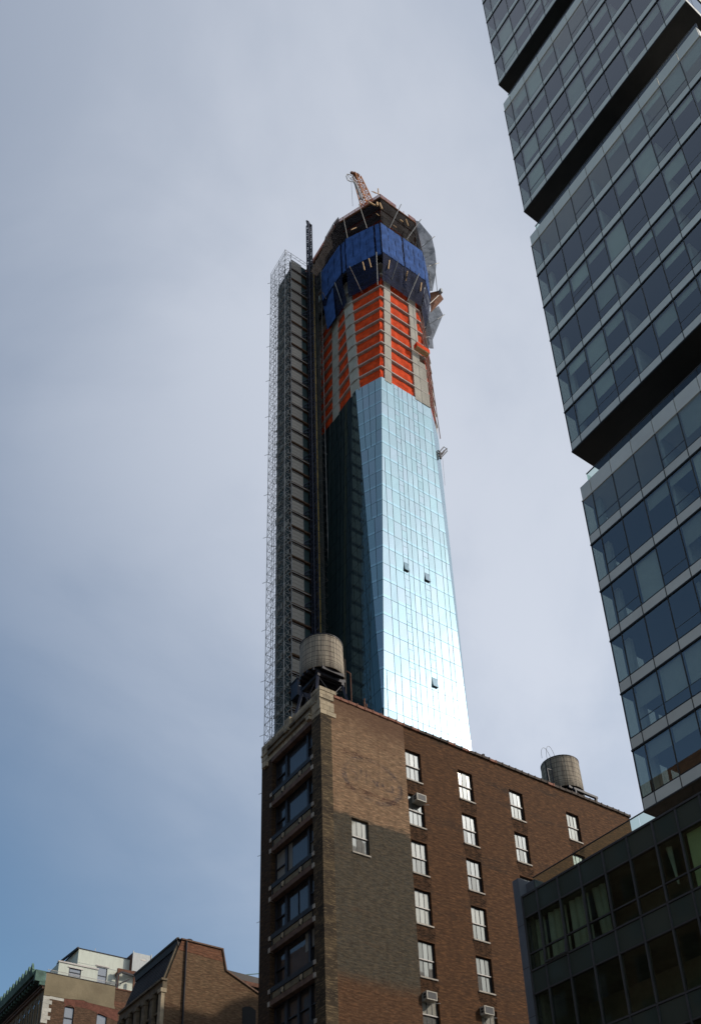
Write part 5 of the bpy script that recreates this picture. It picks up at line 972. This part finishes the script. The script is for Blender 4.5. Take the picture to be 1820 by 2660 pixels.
acm = MB().add([(27.42, -.36, 0), (27.42, .36, 0), (27.42, .2, .42), (27.42, 0, .78), (27.42, -.2, .42), (27.62, -.36, 0), (27.62, .36, 0), (27.62, .2, .42), (27.62, 0, .78), (27.62, -.2, .42)], [(0, 4, 3, 2, 1), (5, 6, 7, 8, 9), (0, 1, 6, 5), (1, 2, 7, 6), (2, 3, 8, 7), (3, 4, 9, 8), (4, 0, 5, 9)]).mesh('copper_crest', MT['copper'])
for i in range(24): o = inst('copper_crest', acm, O, (0, OY+.75+i*1.05, 44.25))
brm = MB().box(27.85, 28.6, -.12, .12, 42.9, 43.24).mesh('cornice_bracket', MT['copper'])
for i in range(30): inst('cornice_bracket', brm, O, (0, OY+.9+i*.9, 0))
for i in range(12):
    y = OY+1.2+i*1.55
    part('arched_frame', MB().box(28.70, 28.84, y-.42, y-.28, 36, 41.0).box(28.70, 28.84, y+.28, y+.42, 36, 41.0), MT['stucco'], O)
    ac = MB(); pts = [(y+.35*math.cos(math.pi*j/8), 41.0+.35*math.sin(math.pi*j/8)) for j in range(9)]; po = [(y+.45*math.cos(math.pi*j/8), 41.0+.45*math.sin(math.pi*j/8)) for j in range(9)]
    ac.add([(28.74, a, b) for a, b in pts]+[(28.74, a, b) for a, b in po], [(j, j+1, 10+j, 9+j) for j in range(8)]); part('arch_ring', ac, MT['stucco'], O)
    part('arched_pane', MB().add([(28.78, y-.3, 36), (28.78, y+.3, 36)]+[(28.78, a, b) for a, b in [(y+.3*math.cos(math.pi*j/8), 41.0+.3*math.sin(math.pi*j/8)) for j in range(9)]], [tuple(range(10, -1, -1))]), MT['pane_dark'], O)
    part('frieze_ornament', MB().tube((28.72, y+.77, 41.75), (28.84, y+.77, 41.75), .2, .2, 10), MT['stucco'], O)
rl_ = MB()
for i in range(64): rl_.box(29.0+i*.115, 29.015+i*.115, OY+.05, OY+.07, 44.0, 44.38)
rl_.box(28.9, 36.4, OY+.04, OY+.08, 44.38, 44.42); part('roof_rail', rl_, MT['rail_pale'], O, kind='stuff')
part('wall_coping', MB().box(28.8, 36.4, OY-.07, OY+.3, 44.0, 44.07), MT['steel_dark'], O)
part('flashing', MB().box(36.4, 44.0, OY-.06, OY+.3, 43.7, 43.85), MT['rust'], O)
PT = thing('rooftop_penthouse', 'white painted rooftop penthouse in two steps behind the roof rail of the tan house', 'penthouse', (34, 102, 43.25))
pw_ = [(35.05, 36.3, 45.05, 47.2)]; lw_ = [(31.75, 33.1, 45.0, 45.95)]
part('upper_wall', wallmb('y', 99.3, 32.85, 40.5, 43.25, 48.75, pw_, .2).box(32.85, 33.1, 99.32, 104, 43.25, 48.7).box(33.1, 40.5, 99.6, 104, 43.25, 48.6), MT['white_wall'], PT)
part('lower_wall', wallmb('y', 98.5, 30.6, 34.95, 43.25, 46.35, lw_, .2).box(30.6, 30.85, 98.52, 102, 43.25, 46.3).box(30.9, 34.9, 98.8, 99.25, 43.25, 46.2), MT['white_wall'], PT)
part('parapet_cap', MB().box(30.5, 35.0, 98.42, 98.75, 46.35, 46.52), MT['rail_pale'], PT); part('roof_edge', MB().box(32.75, 40.6, 99.25, 104.1, 48.75, 48.85).beam((32.75, 99.2, 48.8), (32.2, 104.2, 48.6), .2), MT['steel_dark'], PT)
part('seam', MB().box(32.85, 40.5, 99.285, 99.31, 47.1, 47.14), MT['metal_grey'], PT)
for (a, b, e, f), y in ((pw_[0], 99.3), (lw_[0], 98.5)):
    w_ = part('window', MB().box(a, b, y+.05, y+.12, e, e+.08).box(a, b, y+.05, y+.12, f-.08, f).box(a, a+.09, y+.05, y+.12, e, f).box(b-.09, b, y+.05, y+.12, e, f).box(a, b, y+.03, y+.12, (e+f)/2-.04, (e+f)/2+.04), MT['sash'], PT); part('pane', MB().box(a+.08, b-.08, y+.08, y+.1, e+.08, f-.08), MT['pane_grey'], w_)
    part('window_head', MB().box(a-.12, b+.2, y-.06, y, f, f+.12), MT['rail_pale'], PT)
part('aerial', MB().beam((34.8, 99.6, 48.8), (34.8, 99.6, 49.35), .05), MT['rail_pale'], PT)
CH = thing('rooftop_chiller', 'ribbed grey metal cooling unit on rusty steel frame beside the white penthouse', 'cooling unit', (40, 99.5, 43.2))
part('casing', MB().box(38.85, 41.05, 98.6, 101.2, 47.2, 49.45), MT['metal_grey'], CH); part('intake_side', MB().box(38.8, 38.84, 98.7, 101.1, 47.3, 49.35), MT['rust'], CH)
for x in (38.87, 41.03): part('corner_post', MB().box(x-.05, x+.05, 98.54, 98.64, 47.1, 49.6), MT['metal_grey'], CH)
bt = MB(); n_ = 14; c_ = Vector((40.1, 98.585, 48.75)); vv = [c_+Vector((.34*math.cos(2*math.pi*i/n_), 0, .12*math.sin(2*math.pi*i/n_))) for i in range(n_)]; bt.slab(vv, (0, -1, 0), .012)
part('oval_badge', bt, MT['rail_pale'], CH)
part('steel_frame', MB().box(37.2, 41.6, 98.5, 98.75, 46.75, 47.1).box(37.2, 41.6, 101, 101.2, 46.75, 47.1).box(37.2, 37.45, 98.5, 101.2, 46.4, 46.74).box(41.2, 41.45, 98.5, 101.2, 46.4, 46.74), MT['rust'], CH)
for x in (37.3, 39.2, 41.3):
    for y in (98.6, 101.1): part('frame_leg', MB().box(x-.1, x+.1, y-.1, y+.1, 43.25, 46.4), MT['rust'], CH)
part('pipework', MB().path([(37.1, 98.3, 44.2), (37.1, 98.3, 46.2), (37.6, 98.3, 46.6), (38.9, 98.3, 46.5)], .2).path([(37.5, 98.2, 45.2), (38.5, 98.2, 45.9)], .14), MT['steel_dark'], CH)
RB = thing('dark_roofed_house', 'dark low house roof with rusty fascia behind the mansard gable', 'building', (44, 80, 0))
part('wall', MB().box(40.2, 60, 78, 92, 0, 38.9), MT['dim'], RB); part('roof_slope', MB().hexa([(39.9, 77.8, 39.05), (60, 77.8, 38.6), (60, 92, 38.6), (39.9, 92, 39.05)], [(39.9, 77.8, 39.7), (60, 77.8, 39.1), (60, 92, 39.1), (39.9, 92, 39.7)]), MT['slate'], RB)
part('fascia', MB().box(40.0, 60, 77.7, 77.8, 38.55, 38.95), MT['rust'], RB)
part('guy_wire', MB().beam((41.5, 78.2, 39.6), (44.6, 78.4, 40.6), .07), MT['copper'], RB); part('roof_bulkhead', MB().add([(42.6, 78.1, 39.3), (45, 78.1, 39.3), (45, 78.1, 40.4), (42.6, 80, 39.3), (45, 80, 39.3), (45, 80, 40.4)], [(0, 1, 2), (5, 4, 3), (0, 2, 5, 3)]), MT['steel_dark'], RB)
# ================================================================== the other side of the street (mirrored in the facades)
OP = thing('commercial_block', 'brown brick commercial block across the street, behind the viewer', 'building', (-20, 70, 0))
part('wall', MB().box(-34, -8, 18, 150, 0, 60), MT['opp'], OP)
wmb = MB().box(-8.06, -7.99, 0, 1.6, 0, 2.3).mesh('window', MT['pane_dark'])
for fl_ in range(14):
    for i in range(20): inst('window', wmb, OP, (0, 25+i*5.0, 3+fl_*3.9))

OB = thing('office_slab', 'dark masonry office block down the side street, behind the viewer', 'building', (100, -30, 0))
part('wall', MB().box(84, 125, -62, -22, 0, 63), MT['opp'], OB); part('roof_house', MB().box(96, 106, -50, -35, 63, 68), MT['opp'], OB)
wmb2 = MB().box(0, 1.6, -.05, .05, 0, 2.2).mesh('window', MT['pane_dark'])
for fl_ in range(13):
    for i in range(8): inst('window', wmb2, OB, (86+i*4.8, -22, 4+fl_*4.0))
